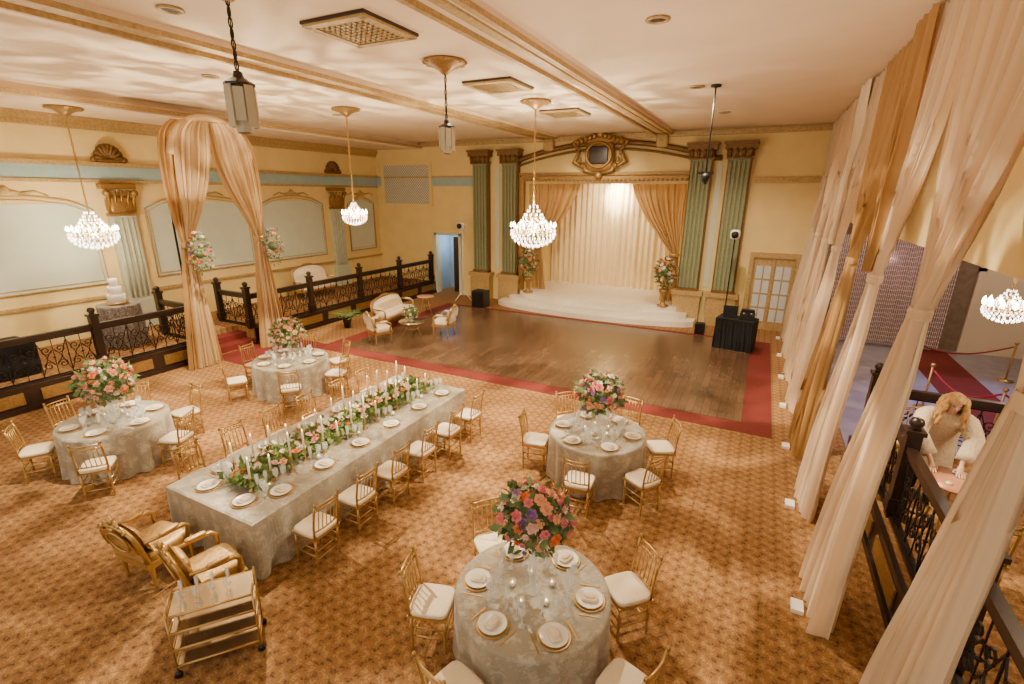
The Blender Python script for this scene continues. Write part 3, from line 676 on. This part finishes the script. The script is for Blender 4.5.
def bouquet(loc,R,n,colors,lab,vase=True,vh=.42,seed=1,leafn=320,name='flower_arrangement',zs=.9,cat='flowers',petal=.054):
    rnd=random.Random(seed); parts=[]; cz=(vh+R*.75) if vase else 0
    def sp(r):
        while True:
            v=Vector((r.gauss(0,1),r.gauss(0,1),r.gauss(0,1)))
            if v.length>.1:
                v.normalize(); break
        rr=R*r.uniform(.6,1.02); return (v.x*rr,v.y*rr,cz+v.z*rr*zs),v
    fo=leafcloud(MB(),leafn,sp,R*.32,rnd)
    fo.sup((0,0,cz),(R*1.2,R*1.2,R*1.1),1,12,8)
    parts.append(('foliage',fo.mesh('fo',M['leafdark'])))
    if vase:
        parts.append(('vase',MB().lathe([(.075,0),(.08,.015),(.035,.05),(.03,vh*.5),(.045,vh*.8),(.085,vh+.04),(.08,vh+.04),(.03,vh*.75),(0,vh*.7)],16).mesh('va',M['glass'])))
        parts.append(('stems',MB().tube([(0,0,vh*.72),(0,0,cz)],.02,6).tube([(0,0,vh*.7),(.05,0,cz)],.01,5).tube([(0,0,vh*.7),(-.04,.04,cz)],.01,5).mesh('st',M['leaf'])))
    r=thing(name,lab,cat,parts,loc,rnd.uniform(0,1))
    for k in range(n):
        ph=k*2.39996; zz=1-1.6*(k+.5)/n; q=sqrt(max(0,1-zz*zz)); v=Vector((q*cos(ph),q*sin(ph),zz)); v=(v+Vector((rnd.uniform(-.14,.14),rnd.uniform(-.14,.14),rnd.uniform(-.14,.14)))).normalized()
        c=rnd.choice(colors); s=petal*rnd.uniform(.6,1.4)*(R/.35); e=R*rnd.uniform(.86,1.1)
        o=ob('blossom',ROSE[c],r,(v.x*e,v.y*e,cz+v.z*e*zs)); o.rotation_mode='QUATERNION'; o.rotation_quaternion=v.to_track_quat('Z','Y'); o.scale=(s,)*3
    return r
mixc=['pink','peach','orange','ivory','purple','peach','pink','blush','orange']
bouquet((T1[0],T1[1],TT),.32,90,mixc,'tall round bouquet of pink, orange and purple roses in glass vase',vh=.6,seed=2)
bouquet((T2[0],T2[1],TT),.34,76,mixc,'bouquet of orange and pink roses in glass vase beside dance floor',vh=.4,seed=3)
bouquet((T3[0],T3[1],TT),.37,70,['peach','blush','orange','pink','ivory','peach'],'wide bouquet of peach and orange roses with greenery',vh=.4,seed=4)
bouquet((T4[0],T4[1],TT),.34,58,['peach','blush','ivory','peach'],'blush and ivory bouquet on the table near the arch',vh=.36,seed=5)
rnd=random.Random(9)
def gsp(r):
    y=r.uniform(-1.95,2.05); x=r.gauss(0,.13); return (x,y,r.uniform(.04,.1)),(x*3,r.uniform(-.3,.3),.7)
g=leafcloud(MB(),2100,gsp,.11,rnd)
g.tube([(.05*sin(k*1.3),-1.9+.2*k,.035) for k in range(20)],.03,6)
gr=thing('greenery_garland','long green leaf garland with peach roses along banquet table','garland',[('foliage',g.mesh('gf',M['leaf']))],(LC[0],LC[1]+.05,TT))
for k in range(90):
    y=-1.9+3.9*k/89; s=.05*rnd.uniform(.7,1.35)
    o=ob('blossom',ROSE[rnd.choice(['peach','blush','ivory','pink','orange','peach','ivory'])],gr,(rnd.gauss(0,.13),y,.13+rnd.uniform(0,.05))); o.scale=(s,)*3; o.rotation_euler=(rnd.uniform(-.5,.5),rnd.uniform(-.5,.5),0)
def candle(h):
    hold=MB().lathe([(.045,0),(.045,.01),(.01,.03),(.01,h*.35),(.022,h*.4),(.022,h*.43),(0,h*.43)],12).mesh('ho',M['gold'])
    wx=MB().lathe([(.014,h*.43),(.013,h),(0,h+.002)],10).mesh('wx',M['wax'])
    fl=MB().lathe([(0,h+.005),(.008,h+.02),(0,h+.05)],6).mesh('fl',M['flame'])
    return [('candle_holder',hold),('candle',wx),('flame',fl)]
CA={h:candle(h) for h in(.34,.44,.54)}
for k in range(28):
    y=LY0+.45+ (LY1-LY0-.8)*k/27; sx=(-1)**k*rnd.uniform(.22,.32); h=rnd.choice([.34,.44,.54])
    thing('taper_candle','ivory taper candle on gold holder beside the garland','candle',CA[h],(LC[0]+sx,y,TT),0,'taper candles on banquet table')
for k in range(10): votive(LC[0]+(-1)**k*.37,LY0+.6+.4*k)
for y,sd in((7.2,11),(9.22,12)):
    bouquet((-12.05,y,2.95),.24,30,['peach','pink','purple','ivory','orange'],'floral tieback cluster on the draped arch',vase=False,seed=sd,leafn=220,zs=2.1,petal=.07)
for x,sd in((-8.2,13),(-2.85,14)):
    ur=MB().lathe([(.2,0),(.2,.05),(.1,.08),(.07,.2),(.1,.42),(.16,.5),(.18,.62),(.14,.62),(0,.56)],20)
    thing('gold_pedestal_urn','antique gold pedestal urn beside the stage curtain','urn',[('urn',ur.mesh('ur',M['oldgold']))],(x,17.75,.54),0,'gold stage urns')
    bouquet((x,17.75,1.76),.36,44,['ivory','pink','peach','orange'],'tall floral spray with roses beside the stage',vase=False,seed=sd,leafn=360,zs=1.5,petal=.065)
# ---------------------------------------------------------------- seating
def armparts(fab,w_=.62,back=.55,ornate=False):
    fr=MB(); cu=MB(); bk=MB()
    fr.box((0,0,.34),(w_,.58,.08)); cu.sup((0,.02,.42),(w_-.02,.56,.16),.35,24,8)
    n=18; pts=[]
    for k in range(n+1):
        t=k/n; a=pi*t; x=-(w_/2-.03)*cos(a)
        z=.45+back*(.35+.65*sin(a)**.5) if 0<k<n else .45+back*.3
        pts.append((x,-.27-.12*((z-.45)/back),z))
    fr.tube([(-(w_/2-.03),-.25,.36)]+pts+[((w_/2-.03),-.25,.36)],.03,6)
    front=[(p[0]*.97,p[1]+.05,p[2]-.02) for p in pts]
    vs=[];fs=[]; R=8
    for p in front:
        for j in range(R+1):
            t=j/R; z=.42+(p[2]-.42)*t; y=-.2-.12*((z-.45)/back)+.04*sin(pi*t); vs.append((p[0],y,z))
    for i_ in range(n):
        for j in range(R): fs.append((i_*(R+1)+j,(i_+1)*(R+1)+j,(i_+1)*(R+1)+j+1,i_*(R+1)+j+1))
    bk.add(vs,fs,True); bk.add([(v[0],v[1]-.12,v[2]) for v in vs],[f[::-1] for f in fs],True)
    bk.sup((0,-.27,.45+back*.42),(w_*.75,.14,back*.7),.6,20,10)
    fr.sup((0,-.38,.45+back+.02),(w_*.3,.06,.1),.9)
    if ornate:
        for s in(-1,1):
            for (ax,az,sz_) in((.1,back*1.02,.04),(.2,back*.9,.04)):
                fr.tube([(s*ax+sz_*(1-t/9)*cos(t*1.1)*s,-.4,.45+az+sz_*(1-t/9)*sin(t*1.1)) for t in range(8)],.013,5)
        fr.sup((0,-.4,.45+back+.07),(.1,.06,.12),1)
        fr.tube([(.17*cos(a),-.375-.03*sin(a),.45+back*.5+back*.3*sin(a)) for a in [2*pi*k/20 for k in range(20)]],.012,5,closed=True)
        for a in(-.14,0,.14):
            for z in(.55,.68,.8): bk.sup((a,-.175-.12*((z-.45)/back),z),(.03,.03,.03),1,8,6)
    for s in(-1,1):
        fr.tube([(s*(w_/2-.02),-.27,.68),(s*(w_/2+.02),-.05,.66),(s*(w_/2+.03),.16,.65),(s*(w_/2+.02),.22,.6),(s*(w_/2-.01),.2,.36)],[.022,.024,.03,.028,.022],8)
        cu.sup((s*(w_/2+.02),0,.69),(.08,.24,.05),.6)
    lg=MB().lathe([(.016,0),(.026,.02),(.018,.06),(.028,.2),(.034,.3),(.03,.34)],8).mesh('alg',M['gold'])
    xs=[-(w_/2-.04),w_/2-.04]; P=[('leg',lg,(x,y,0)) for x in xs for y in(-.24,.24)]
    return [('frame',fr.mesh('afr',M['gold'])),('seat_cushion',cu.mesh('acu',fab)),('backrest',bk.mesh('abk',fab))]+P
ap=armparts(M['goldvelvet'],.6,.48,True)
AC=thing('throne_armchair','ornate gold brocade armchair at head of banquet table','armchair',ap,(-5.95,2.42,0),radians(6),'gold head table armchairs',.95)
dup(AC,(-4.95,2.45,0),radians(-12))
LA=thing('lounge_armchair','cream upholstered armchair with gold frame by dance floor','armchair',armparts(M['cream'],.6,.5),(-10.0,10.95,.006),radians(-25),'cream lounge armchairs')
dup(LA,(-8.75,12.55,.014),radians(100))
thing('settee','cream upholstered settee with gold carved frame','sofa',armparts(M['cream'],1.9,.5),(-11.1,12.95,.006),radians(-80))
thing('terrace_settee','ornate gold and cream settee standing on the terrace','sofa',armparts(M['cream'],1.6,.75),(-15.1,13.2,TZ),radians(-90))
def smalltable(r,h,top,leg):
    m=MB().lathe([(0,h-.03),(r,h-.03),(r,h),(0,h)],28)
    l=MB()
    for k in range(3):
        a=2*pi*k/3; l.tube([(r*.25*cos(a),r*.25*sin(a),h-.03),(r*.5*cos(a),r*.5*sin(a),h*.5),(r*.85*cos(a),r*.85*sin(a),.01)],.014,6)
    l.tube([(r*.5*cos(2*pi*k/16),r*.5*sin(2*pi*k/16),h*.5) for k in range(16)],.01,5,closed=True)
    return [('table_top',m.mesh('stt',top)),('table_legs',l.mesh('stl',leg))]
thing('coffee_table','low round glass topped coffee table with gold legs','table',smalltable(.42,.45,M['mirror'],M['gold']),(-9.6,12.0,.014))
bouquet((-9.6,12.0,.464),.24,16,['ivory','blush','peach'],'low ivory floral bowl on the coffee table',vh=.1,seed=21,leafn=220)
thing('side_table','small round rose topped side table near the settee','table',smalltable(.32,.7,M['blush'],M['gold']),(-10.9,14.5,.006))
thing('cocktail_table','rose wood round cocktail table on the terrace','table',smalltable(.31,.78,M['blush'],M['gold']),(2.38,6.66,TZ))
ob('drinking_glass',WG,None,(2.5,6.55,TZ+.78),0,'stemmed glass on the rose wood table','glass')
ob('candle_jar',VC,None,(2.28,6.52,TZ+.77),0,'small ivory candle on cocktail table','candle')
def palm():
    m=MB(); r=random.Random(3)
    for k in range(12):
        a=2*pi*k/12+r.uniform(-.2,.2); L=r.uniform(.35,.55); P=[]
        for j in range(7):
            t=j/6; P.append((L*t*cos(a),L*t*sin(a),.35+.65*t-.55*t*t*r.uniform(.8,1.1)))
        m.tube(P,.006,4)
        for j in range(1,7):
            p=Vector(P[j])
            for s in(-1,1):
                d=Vector((cos(a+s*1.0),sin(a+s*1.0),-.2))*.16
                m.add([p,p+d*.5+Vector((0,0,.02)),p+d,p+d*.5-Vector((0,0,.01))+Vector((cos(a),sin(a),0))*.02],[(0,1,2,3)])
    return m
thing('potted_palm','small green palm in a dark pot near settee','plant',[('fronds',palm().mesh('pf',M['leaf'])),('pot',MB().lathe([(.1,0),(.15,.3),(.16,.32),(.13,.3),(0,.28)],16).mesh('pp',M['dark']))],(-12.1,11.7,0),0,None,1.0)
d=Vector((.63,.775)); nrm=Vector((-.775,.63)); cc=Vector((-4.12,1.97))+nrm*.16
def cart():
    fr=MB(); L,W=.70,.34
    zs=(.13,.32,.51,.70)
    for z in zs:
        for y in(-W/2,W/2): fr.tube([(-L/2,y,z),(L/2,y,z)],.012,6)
        for x in(-L/2,L/2): fr.tube([(x,-W/2,z),(x,W/2,z)],.012,6)
    for x in(-L/2,L/2):
        for y in(-W/2,W/2): fr.tube([(x,y,.07),(x,y,.74)],.009,8)
        fr.tube([(x,-W/2,.74),(x,W/2,.74)],.009,6)
    P=[('frame',fr.mesh('ca',M['gold']))]
    sh_=MB().box((0,0,0),(L-.01,W-.01,.012)).mesh('sh',M['mirror'])
    P+=[('shelf',sh_,(0,0,z)) for z in zs]
    wh=MB().tube([(0,-.012,.035),(0,.012,.035)],.035,14).mesh('wh',M['black'])
    P+=[('wheel',wh,(x,y,0)) for x in(-L/2,L/2) for y in(-W/2,W/2)]
    return P
thing('bar_cart','four tier gold bar cart with mirrored shelves','cart',cart(),(cc.x,cc.y,0),atan2(d.y,d.x))
for k in range(8):
    p=cc+d*(-.25+.13*(k%4))+nrm*(-.07+.14*(k//4)); ob('champagne_flute',CG,None,(p.x,p.y,.706),0,'clear champagne flute on the gold bar cart','glass',group='flutes on bar cart',scale=.7)
rtable((-14.6,6.4),.46,8,'tall round cake table with silver sequin cloth on terrace',TZ,'damaskdark',1.42,'cake_table')
cake=[('cake_tier',MB().lathe([(0,0),(r,0),(r,h),(r-.01,h+.01),(0,h+.012)],24).mesh('ct',M['white']),(0,0,z)) for r,h,z in((.2,.2,.05),(.15,.19,.262),(.1,.18,.464))]+[('cake_stand',MB().lathe([(.2,0),(.1,.02),(.1,.035),(.26,.045),(.26,.05),(0,.05)],20).mesh('cst',M['gold']))]
thing('wedding_cake','white three tier wedding cake on gold stand','cake',cake,(-14.6,6.4,TZ+.765*1.42))
thing('cloth_table','table covered with black cloth on terrace','table',[('tablecloth',MB().sup((0,0,.37),(1.6,.9,.76),.12,24,10).mesh('bt',M['blackcloth'])),('table_frame',MB().box((0,0,.3),(1.2,.6,.6)).mesh('btf',M['dark']))],(-14.3,3.6,TZ),radians(90))
def speaker(): return [('cabinet',MB().box((0,0,.3),(.5,.45,.6)).mesh('spc',M['black'])),('grille',MB().box((0,-.235,.3),(.42,.02,.5)).mesh('spg',M['iron'])),('handle',MB().tube([(-.1,0,.6),(-.1,0,.64),(.1,0,.64),(.1,0,.6)],.012,6).mesh('sph',M['black']))]
thing('floor_speaker','black floor loudspeaker beside the stage','speaker',speaker(),(-9.75,16.6,.006),0,'black loudspeakers',1.1)
thing('floor_speaker','small black floor loudspeaker at end of stage steps','speaker',speaker(),(-1.4,16.6,0),0,'black loudspeakers',.6)
cl=drape([(0,-.42,.92,.95,.01),(0,-.42,.5,.96,.03),(0,-.43,.01,.97,.04)],'x',10,2)
cl.box((0,0,.95),(1.9,.84,.03)); cl.bx(-.95,-.93,-.42,.42,.01,.95).bx(.93,.95,-.42,.42,.01,.95)
thing('equipment_table','table draped in black cloth holding music equipment','table',[('tablecloth',cl.mesh('djc',M['blackcloth'])),('table_frame',MB().box((0,0,.9),(1.7,.7,.05)).box((-.8,0,.45),(.05,.6,.86)).box((.8,0,.45),(.05,.6,.86)).mesh('djf',M['dark']))],(-.3,15.4,.014),radians(-10),None,(.55,.8,.95))
thing('laptop','open black laptop on the equipment table','laptop',[('keyboard_base',MB().box((0,0,.01),(.36,.25,.02)).mesh('lk',M['black'])),('screen',MB().box((0,.13,.16),(.4,.015,.3)).mesh('ls',M['black']))],(-.52,15.45,.932))
thing('mixer','black audio mixer console on the equipment table','mixer',[('console',MB().box((0,0,.09),(.4,.4,.18)).box((0,.1,.22),(.36,.16,.1)).mesh('mx',M['black'])),('knob',MB().lathe([(.02,.18),(.02,.2),(0,.2)],8,(0,-.1,0)).mesh('mk',M['white']),(-.1,0,0)),('knob',MB().lathe([(.02,.18),(.02,.2),(0,.2)],8,(0,-.1,0)).mesh('mk',M['white']),(.1,0,0))],(-.05,15.36,.932))
def lightstand(h,colr):
    b=MB()
    for k in range(3):
        a=2*pi*k/3; b.tube([(0,0,.45),(.4*cos(a),.4*sin(a),.02)],.014,6)
    return [('tripod',b.mesh('tr',colr)),('pole',MB().tube([(0,0,.3),(0,0,h)],.02,8).mesh('po',colr)),('lamp_head',MB().sup((0,-.05,h),(.3,.25,.3),.5).mesh('lh',M['white'])),('lamp_lens',MB().lathe([(0,0),(.1,0),(.11,.03),(0,.03)],16,T=Matrix.Translation((0,-.2,h))@Matrix.Rotation(pi/2,4,'X')).mesh('ll',M['black']))]
thing('light_stand','white wash light on a tall dark tripod stand','light stand',lightstand(3.2,M['iron']),(-.75,17.2,0),0,'stage light stands')
thing('light_stand','white wash light on a tall tripod stand by column','light stand',lightstand(3.1,M['white']),(-11.0,17.3,0),0,'stage light stands')
st=[('base',MB().lathe([(.16,0),(.16,.02),(.03,.05),(0,.05)],20).mesh('sb',M['gold'])),('post',MB().tube([(0,0,.03),(0,0,.95)],.022,10).mesh('sp',M['gold'])),('finial',MB().sup((0,0,.98),(.09,.09,.09),1).mesh('sf',M['gold']))]
SP=[(3.6,12.6),(4.4,11.5),(5.7,12.6),(6.5,11.8),(3.6,15.2),(5.9,15.6)]
S0=thing('rope_stanchion','polished gold rope stanchion in side hall','stanchion',st,(*SP[0],.026),0,'gold stanchions')
for p in SP[1:]: dup(S0,(*p,.026))
for a,b in((0,1),(1,2),(2,3),(4,5)):
    A,B=Vector((*SP[a],.9)),Vector((*SP[b],.9)); dd=(B-A).normalized()*.04; A+=dd; B-=dd
    pts=[A.lerp(B,k/12)-Vector((0,0,.28*sin(pi*k/12))) for k in range(13)]
    o=A.copy(); ob('velvet_rope',MB().tube([p-o for p in pts],.02,8).mesh('vr',M['velvet']),None,o,0,'red velvet rope sagging between gold stanchions','rope',group='red velvet ropes')
bd=MB(); r_=random.Random(5)
for k in range(60):
    x=-1.4+2.8*k/59; bd.tube([(x,.02*sin(k),0),(x,.02*sin(k),3.2)],.008,4)
    for j in range(22): bd.lathe([(0,-.03),(.022,0),(0,.03)],4,(x,.02*sin(k),.1+j*.14+r_.uniform(0,.05)),smooth=False)
M['bead']=mat('pale_glass_beads',(226,206,206),.2,.2)
ob('bead_curtain',bd.mesh('bc',M['bead']),None,(3.6,17.6,.1),0,'hanging pale glass bead curtain on the hall wall','bead curtain',kind='stuff')
struct('door_3',MB().bx(5.6,5.75,YB-.2,YB-.1,0,2.5).bx(7.2,7.35,YB-.2,YB-.1,0,2.5).bx(5.6,7.35,YB-.2,YB-.1,2.4,2.55).bx(5.75,7.2,YB-.16,YB-.1,0,2.4),M['doorwhite'])
# ---------------------------------------------------------------- person
def skinobj(name,verts,edges,rad,m,parent,root=0,sub=2):
    me=bpy.data.meshes.new(name); me.from_pydata(verts,edges,[]); me.materials.append(m)
    o=ob(name,me,parent); md=o.modifiers.new('s','SKIN'); md.use_smooth_shade=True
    sv=me.skin_vertices[0].data
    for i_,r in enumerate(rad):
        sv[i_].radius=(r,r) if not isinstance(r,tuple) else r; sv[i_].use_root=(i_==root)
    sb=o.modifiers.new('u','SUBSURF'); sb.levels=sub; sb.render_levels=sub
    return o
per=ob('person',None,None,(2.36,7.42,TZ),radians(-4),'blonde woman in cream fur coat leaning over table','person')
V=[];E=[];R_=[]
def nv(p,r,par=None):
    V.append(p);R_.append(r)
    if par is not None: E.append((par,len(V)-1))
    return len(V)-1
pe=nv((0,.2,.9),(.15,.12)); be=nv((0,.12,1.05),(.125,.105),pe); ch=nv((0,-.02,1.2),(.15,.11),be); ub=nv((0,-.12,1.31),(.12,.08),ch); nk=nv((0,-.19,1.4),.05,ub)
h1=nv((0,-.24,1.46),(.062,.068),nk); h2=nv((0,-.275,1.53),(.08,.095),h1); h3=nv((0,-.275,1.61),(.06,.07),h2)
for s in(-1,1):
    sh1=nv((s*.17,-.1,1.3),.055,ub); el=nv((s*.25,-.3,1.1),.042,sh1); wr=nv((s*.15,-.52,.9),.026,el); pm=nv((s*.13,-.6,.84),(.036,.018),wr)
    for q,(dx,L) in enumerate(((-.03,.06),(-.01,.075),(.012,.07),(.032,.055))):
        a=nv((s*.13+dx,-.63,.815),.009,pm); b=nv((s*.13+dx*1.2,-.63-L*.5,.79),.0085,a); nv((s*.13+dx*1.2,-.63-L*.9,.785),.0075,b)
    a=nv((s*.13-s*.045,-.58,.825),.010,pm); nv((s*.13-s*.06,-.61,.8),.009,a)
    hp=nv((s*.09,.2,.84),.095,pe); kn=nv((s*.1,.15,.48),.062,hp); an=nv((s*.1,.18,.09),.038,kn); nv((s*.1,.05,.035),.035,an)
skinobj('body',V,E,R_,M['skin'],per)
ob('nose',MB().sup((0,-.368,1.5),(.024,.034,.046),.9).mesh('nose',M['skin']),per)
cv=[];cf=[]; rr_=random.Random(1)
rs=[(0,.26,.46,.28,.24),(0,.24,.75,.26,.24),(0,.2,.92,.235,.23),(0,.1,1.1,.215,.19),(0,-.03,1.23,.235,.165),(0,-.1,1.33,.2,.13),(0,-.15,1.39,.1,.09)]
RR=[]
for a,b in zip(rs[:-1],rs[1:]):
    for t in range(5): RR.append([a[q]+(b[q]-a[q])*t/5 for q in range(5)])
RR.append(rs[-1]); n=40
for (cx,cy,cz,rx,ry) in RR:
    for k in range(n):
        a=2*pi*k/n; q=1+rr_.uniform(-.05,.05); cv.append((cx+rx*q*cos(a),cy+ry*q*sin(a),cz+rr_.uniform(-.012,.012)))
for j in range(len(RR)-1):
    for k in range(n): l=(k+1)%n; cf.append((j*n+k,j*n+l,(j+1)*n+l,(j+1)*n+k))
cf.append(tuple((len(RR)-1)*n+k for k in range(n)))
coat=MB().add(cv,cf,True)
for s in(-1,1):
    pts=[((s*.12,-.06,1.3),.1),((s*.21,-.12,1.27),.105),((s*.27,-.3,1.1),.095),((s*.16,-.5,.93),.085)]; P=[];Q=[]
    for (a,ra),(b,rb) in zip(pts[:-1],pts[1:]):
        for t in range(5): P.append(Vector(a).lerp(Vector(b),t/5)); Q.append((ra+(rb-ra)*t/5)*rr_.uniform(.96,1.05))
    P.append(Vector(pts[-1][0])); Q.append(pts[-1][1]); coat.tube(P,Q,20)
co_=ob('fur_coat',coat.mesh('coat',M['fur']),per); co_['label']='fluffy cream fur coat'
hm=MB().sup((0,-.255,1.565),(.215,.235,.215),1,16,12,cut=lambda y,z:y<-.3 and z<1.575)
rn=random.Random(2)
for k in range(46):
    ang=radians(-40+260*k/45); x=.1*cos(ang); y=-.25+.1*sin(ang); L=rn.uniform(.26,.38); w=rn.uniform(0,6); pts=[]
    for j in range(8):
        t=j/7; sp_=1+.5*t
        pts.append((x*sp_+.012*sin(w+t*9), y+.03*sin(ang)*t+.05*t*(1 if sin(ang)>0 else -.4)+.012*cos(w+t*9)+.02*t, 1.6-L*t+.02*sin(pi*t)))
    hm.tube(pts,[.02,.026,.027,.027,.026,.024,.018,.006],7)
ob('hair',hm.mesh('hair',M['hair']),per)
for s in(-1,1): ob('eye',MB().sup((s*.03,-.362,1.53),(.022,.014,.012),1,10,8).mesh('eye',M['dark']),per)
ob('mouth',MB().sup((0,-.352,1.462),(.04,.012,.012),1,10,8).mesh('mo',M['lip']),per)
V=[];E=[];R_=[]
a=nv((0,.2,.84),(.13,.1))
for s in(-1,1):
    f=nv((s*.09,.19,.76),.1,a); g_=nv((s*.1,.15,.48),.072,f); nv((s*.1,.18,.1),.052,g_)
skinobj('trousers',V,E,R_,M['blackcloth'],per)
for s in(-1,1): ob('shoe',MB().sup((0,0,.04),(.1,.27,.08),.6).mesh('shoe',M['black']),per,(s*.1,.1,0))
# ---------------------------------------------------------------- lights
def lamp(kind,loc,power,col,name,radius=.1,rot=None,spot=None,blend=.5,nodes=None):
    l=bpy.data.lights.new(name,kind); l.energy=power; l.color=col
    l.shadow_soft_size=radius
    if kind=='SPOT': l.spot_size=radians(spot); l.spot_blend=blend
    o=bpy.data.objects.new(name,l); COL.objects.link(o); o.location=loc
    if rot: o.rotation_euler=rot
    if nodes:
        l.use_nodes=True; nt=l.node_tree; em=nt.nodes['Emission']; tc=nt.nodes.new('ShaderNodeTexCoord'); n=nt.nodes.new('ShaderNodeTexNoise')
        n.inputs['Scale'].default_value=nodes[0]; n.inputs['Detail'].default_value=1; n.inputs['Distortion'].default_value=nodes[1]
        nt.links.new(tc.outputs['Normal'],n.inputs['Vector'])
        r=nt.nodes.new('ShaderNodeMapRange'); r.inputs['From Min'].default_value=nodes[2]; r.inputs['From Max'].default_value=nodes[4]; r.inputs['To Min'].default_value=nodes[3]; r.inputs['To Max'].default_value=nodes[5]
        nt.links.new(n.outputs[0],r.inputs[0]); nt.links.new(r.outputs[0],em.inputs['Strength'])
    return o
W=(1,.80,.53); WW=(1,.83,.59)
for c in CH: lamp('POINT',(c[0][0],c[0][1],c[0][2]+.05),[320,270,380][CH.index(c)],W,'chandelier_light',.15)
lamp('POINT',(3.5,9.9,2.6),30,(.95,.85,.9),'hall_light',.1)
cn=(5.5,1.0,.42,.25,.68,2.2)  # noise put into the ceiling spots, imitates crystal ripples
lamp('SPOT',(-5.1,11.3,4.1),640,WW,'ceiling_ripple_spot',.1,(pi,0,0),150,.6,cn)  # added spot, stands in for light the chandelier throws on the ceiling
lamp('SPOT',(-9.6,7.2,3.2),760,WW,'ceiling_fill_spot',.1,(pi,0,0),150,.6,cn)  # added fill with no fixture, brightens the ceiling
lamp('SPOT',(-2.0,7.0,2.6),420,(1,.8,.6),'ceiling_fill_spot',.05,(pi,0,0),150,.8)  # second added ceiling fill, also without a fixture
dn=(3.6,1.4,.46,.1,.62,2.9)  # noise put into the beams, imitates dappled light on the carpet
for x,y in((-1.5,6.9),(-9.6,6.5),(-6.6,4.1),(-5.3,8.2)):  # last position has no downlight fixture in the ceiling
    lamp('SPOT',(x,y,ZC-.06),1150,WW,'downlight_beam',.04,(0,0,0),140,.8,dn)
for x,y in((-1.55,11.2),(-11,11),(-1.3,14.8)):
    lamp('SPOT',(x,y,ZC-.06),800,WW,'downlight_beam',.06,(0,0,0),140,.9)
lamp('SPOT',(-5.5,19.0,5.0),420,(1,.84,.58),'stage_light',.1,(radians(52),0,0),120,.9)
lamp('SPOT',(-5.5,19.7,5.0),1300,(1,.9,.68),'stage_top_light',.08,(radians(58),0,0),62,.9)
lamp('SPOT',(-5.5,15.6,6.2),460,(1,.85,.62),'stage_front_light',.1,(radians(38),0,0),100,.9)
lamp('POINT',(-12.35,19.1,2.3),40,(.6,.8,1),'vestibule_light',.1)
lamp('SPOT',(5.0,13.2,3.6),420,(.3,.3,1),'purple_hall_light',.1,(0,0,0),75,.6)
lamp('SPOT',(3.0,11.4,3.6),200,(.35,.3,1),'purple_hall_light',.1,(0,0,0),75,.6)
lamp('POINT',(3.6,16.6,2.6),25,(1,.6,.6),'pink_hall_light',.15)
lamp('POINT',(4.0,6.4,3.3),130,WW,'terrace_fill',.15)  # added fill for the terrace around the woman, no lamp modelled
lamp('POINT',(6.2,15.5,3.3),60,(1,.84,.66),'hall_white_light',.15)
wd=bpy.data.worlds.new('world'); bpy.context.scene.world=wd; wd.use_nodes=True
wd.node_tree.nodes['Background'].inputs[0].default_value=(1,.86,.66,1); wd.node_tree.nodes['Background'].inputs[1].default_value=1.35
# ---------------------------------------------------------------- camera
Yc=Vector((.4502,-.2585,.8547)); Xc=Vector((.8927,.1385,-.4287)); Dc=Vector((-.0075,.9560,.2933))
cam=bpy.data.cameras.new('camera'); co=bpy.data.objects.new('camera',cam); COL.objects.link(co)
r=Vector((Xc.x,Yc.x,-Dc.x)).normalized(); u=-Vector((Xc.y,Yc.y,-Dc.y)); u=(u-r*u.dot(r)).normalized()
Mx=Matrix((r,u,r.cross(u))).transposed().to_4x4(); Mx.translation=(0,0,H); co.matrix_world=Mx
cam.sensor_width=36; cam.lens=36*486/1024; cam.clip_start=.05
bpy.context.scene.camera=co
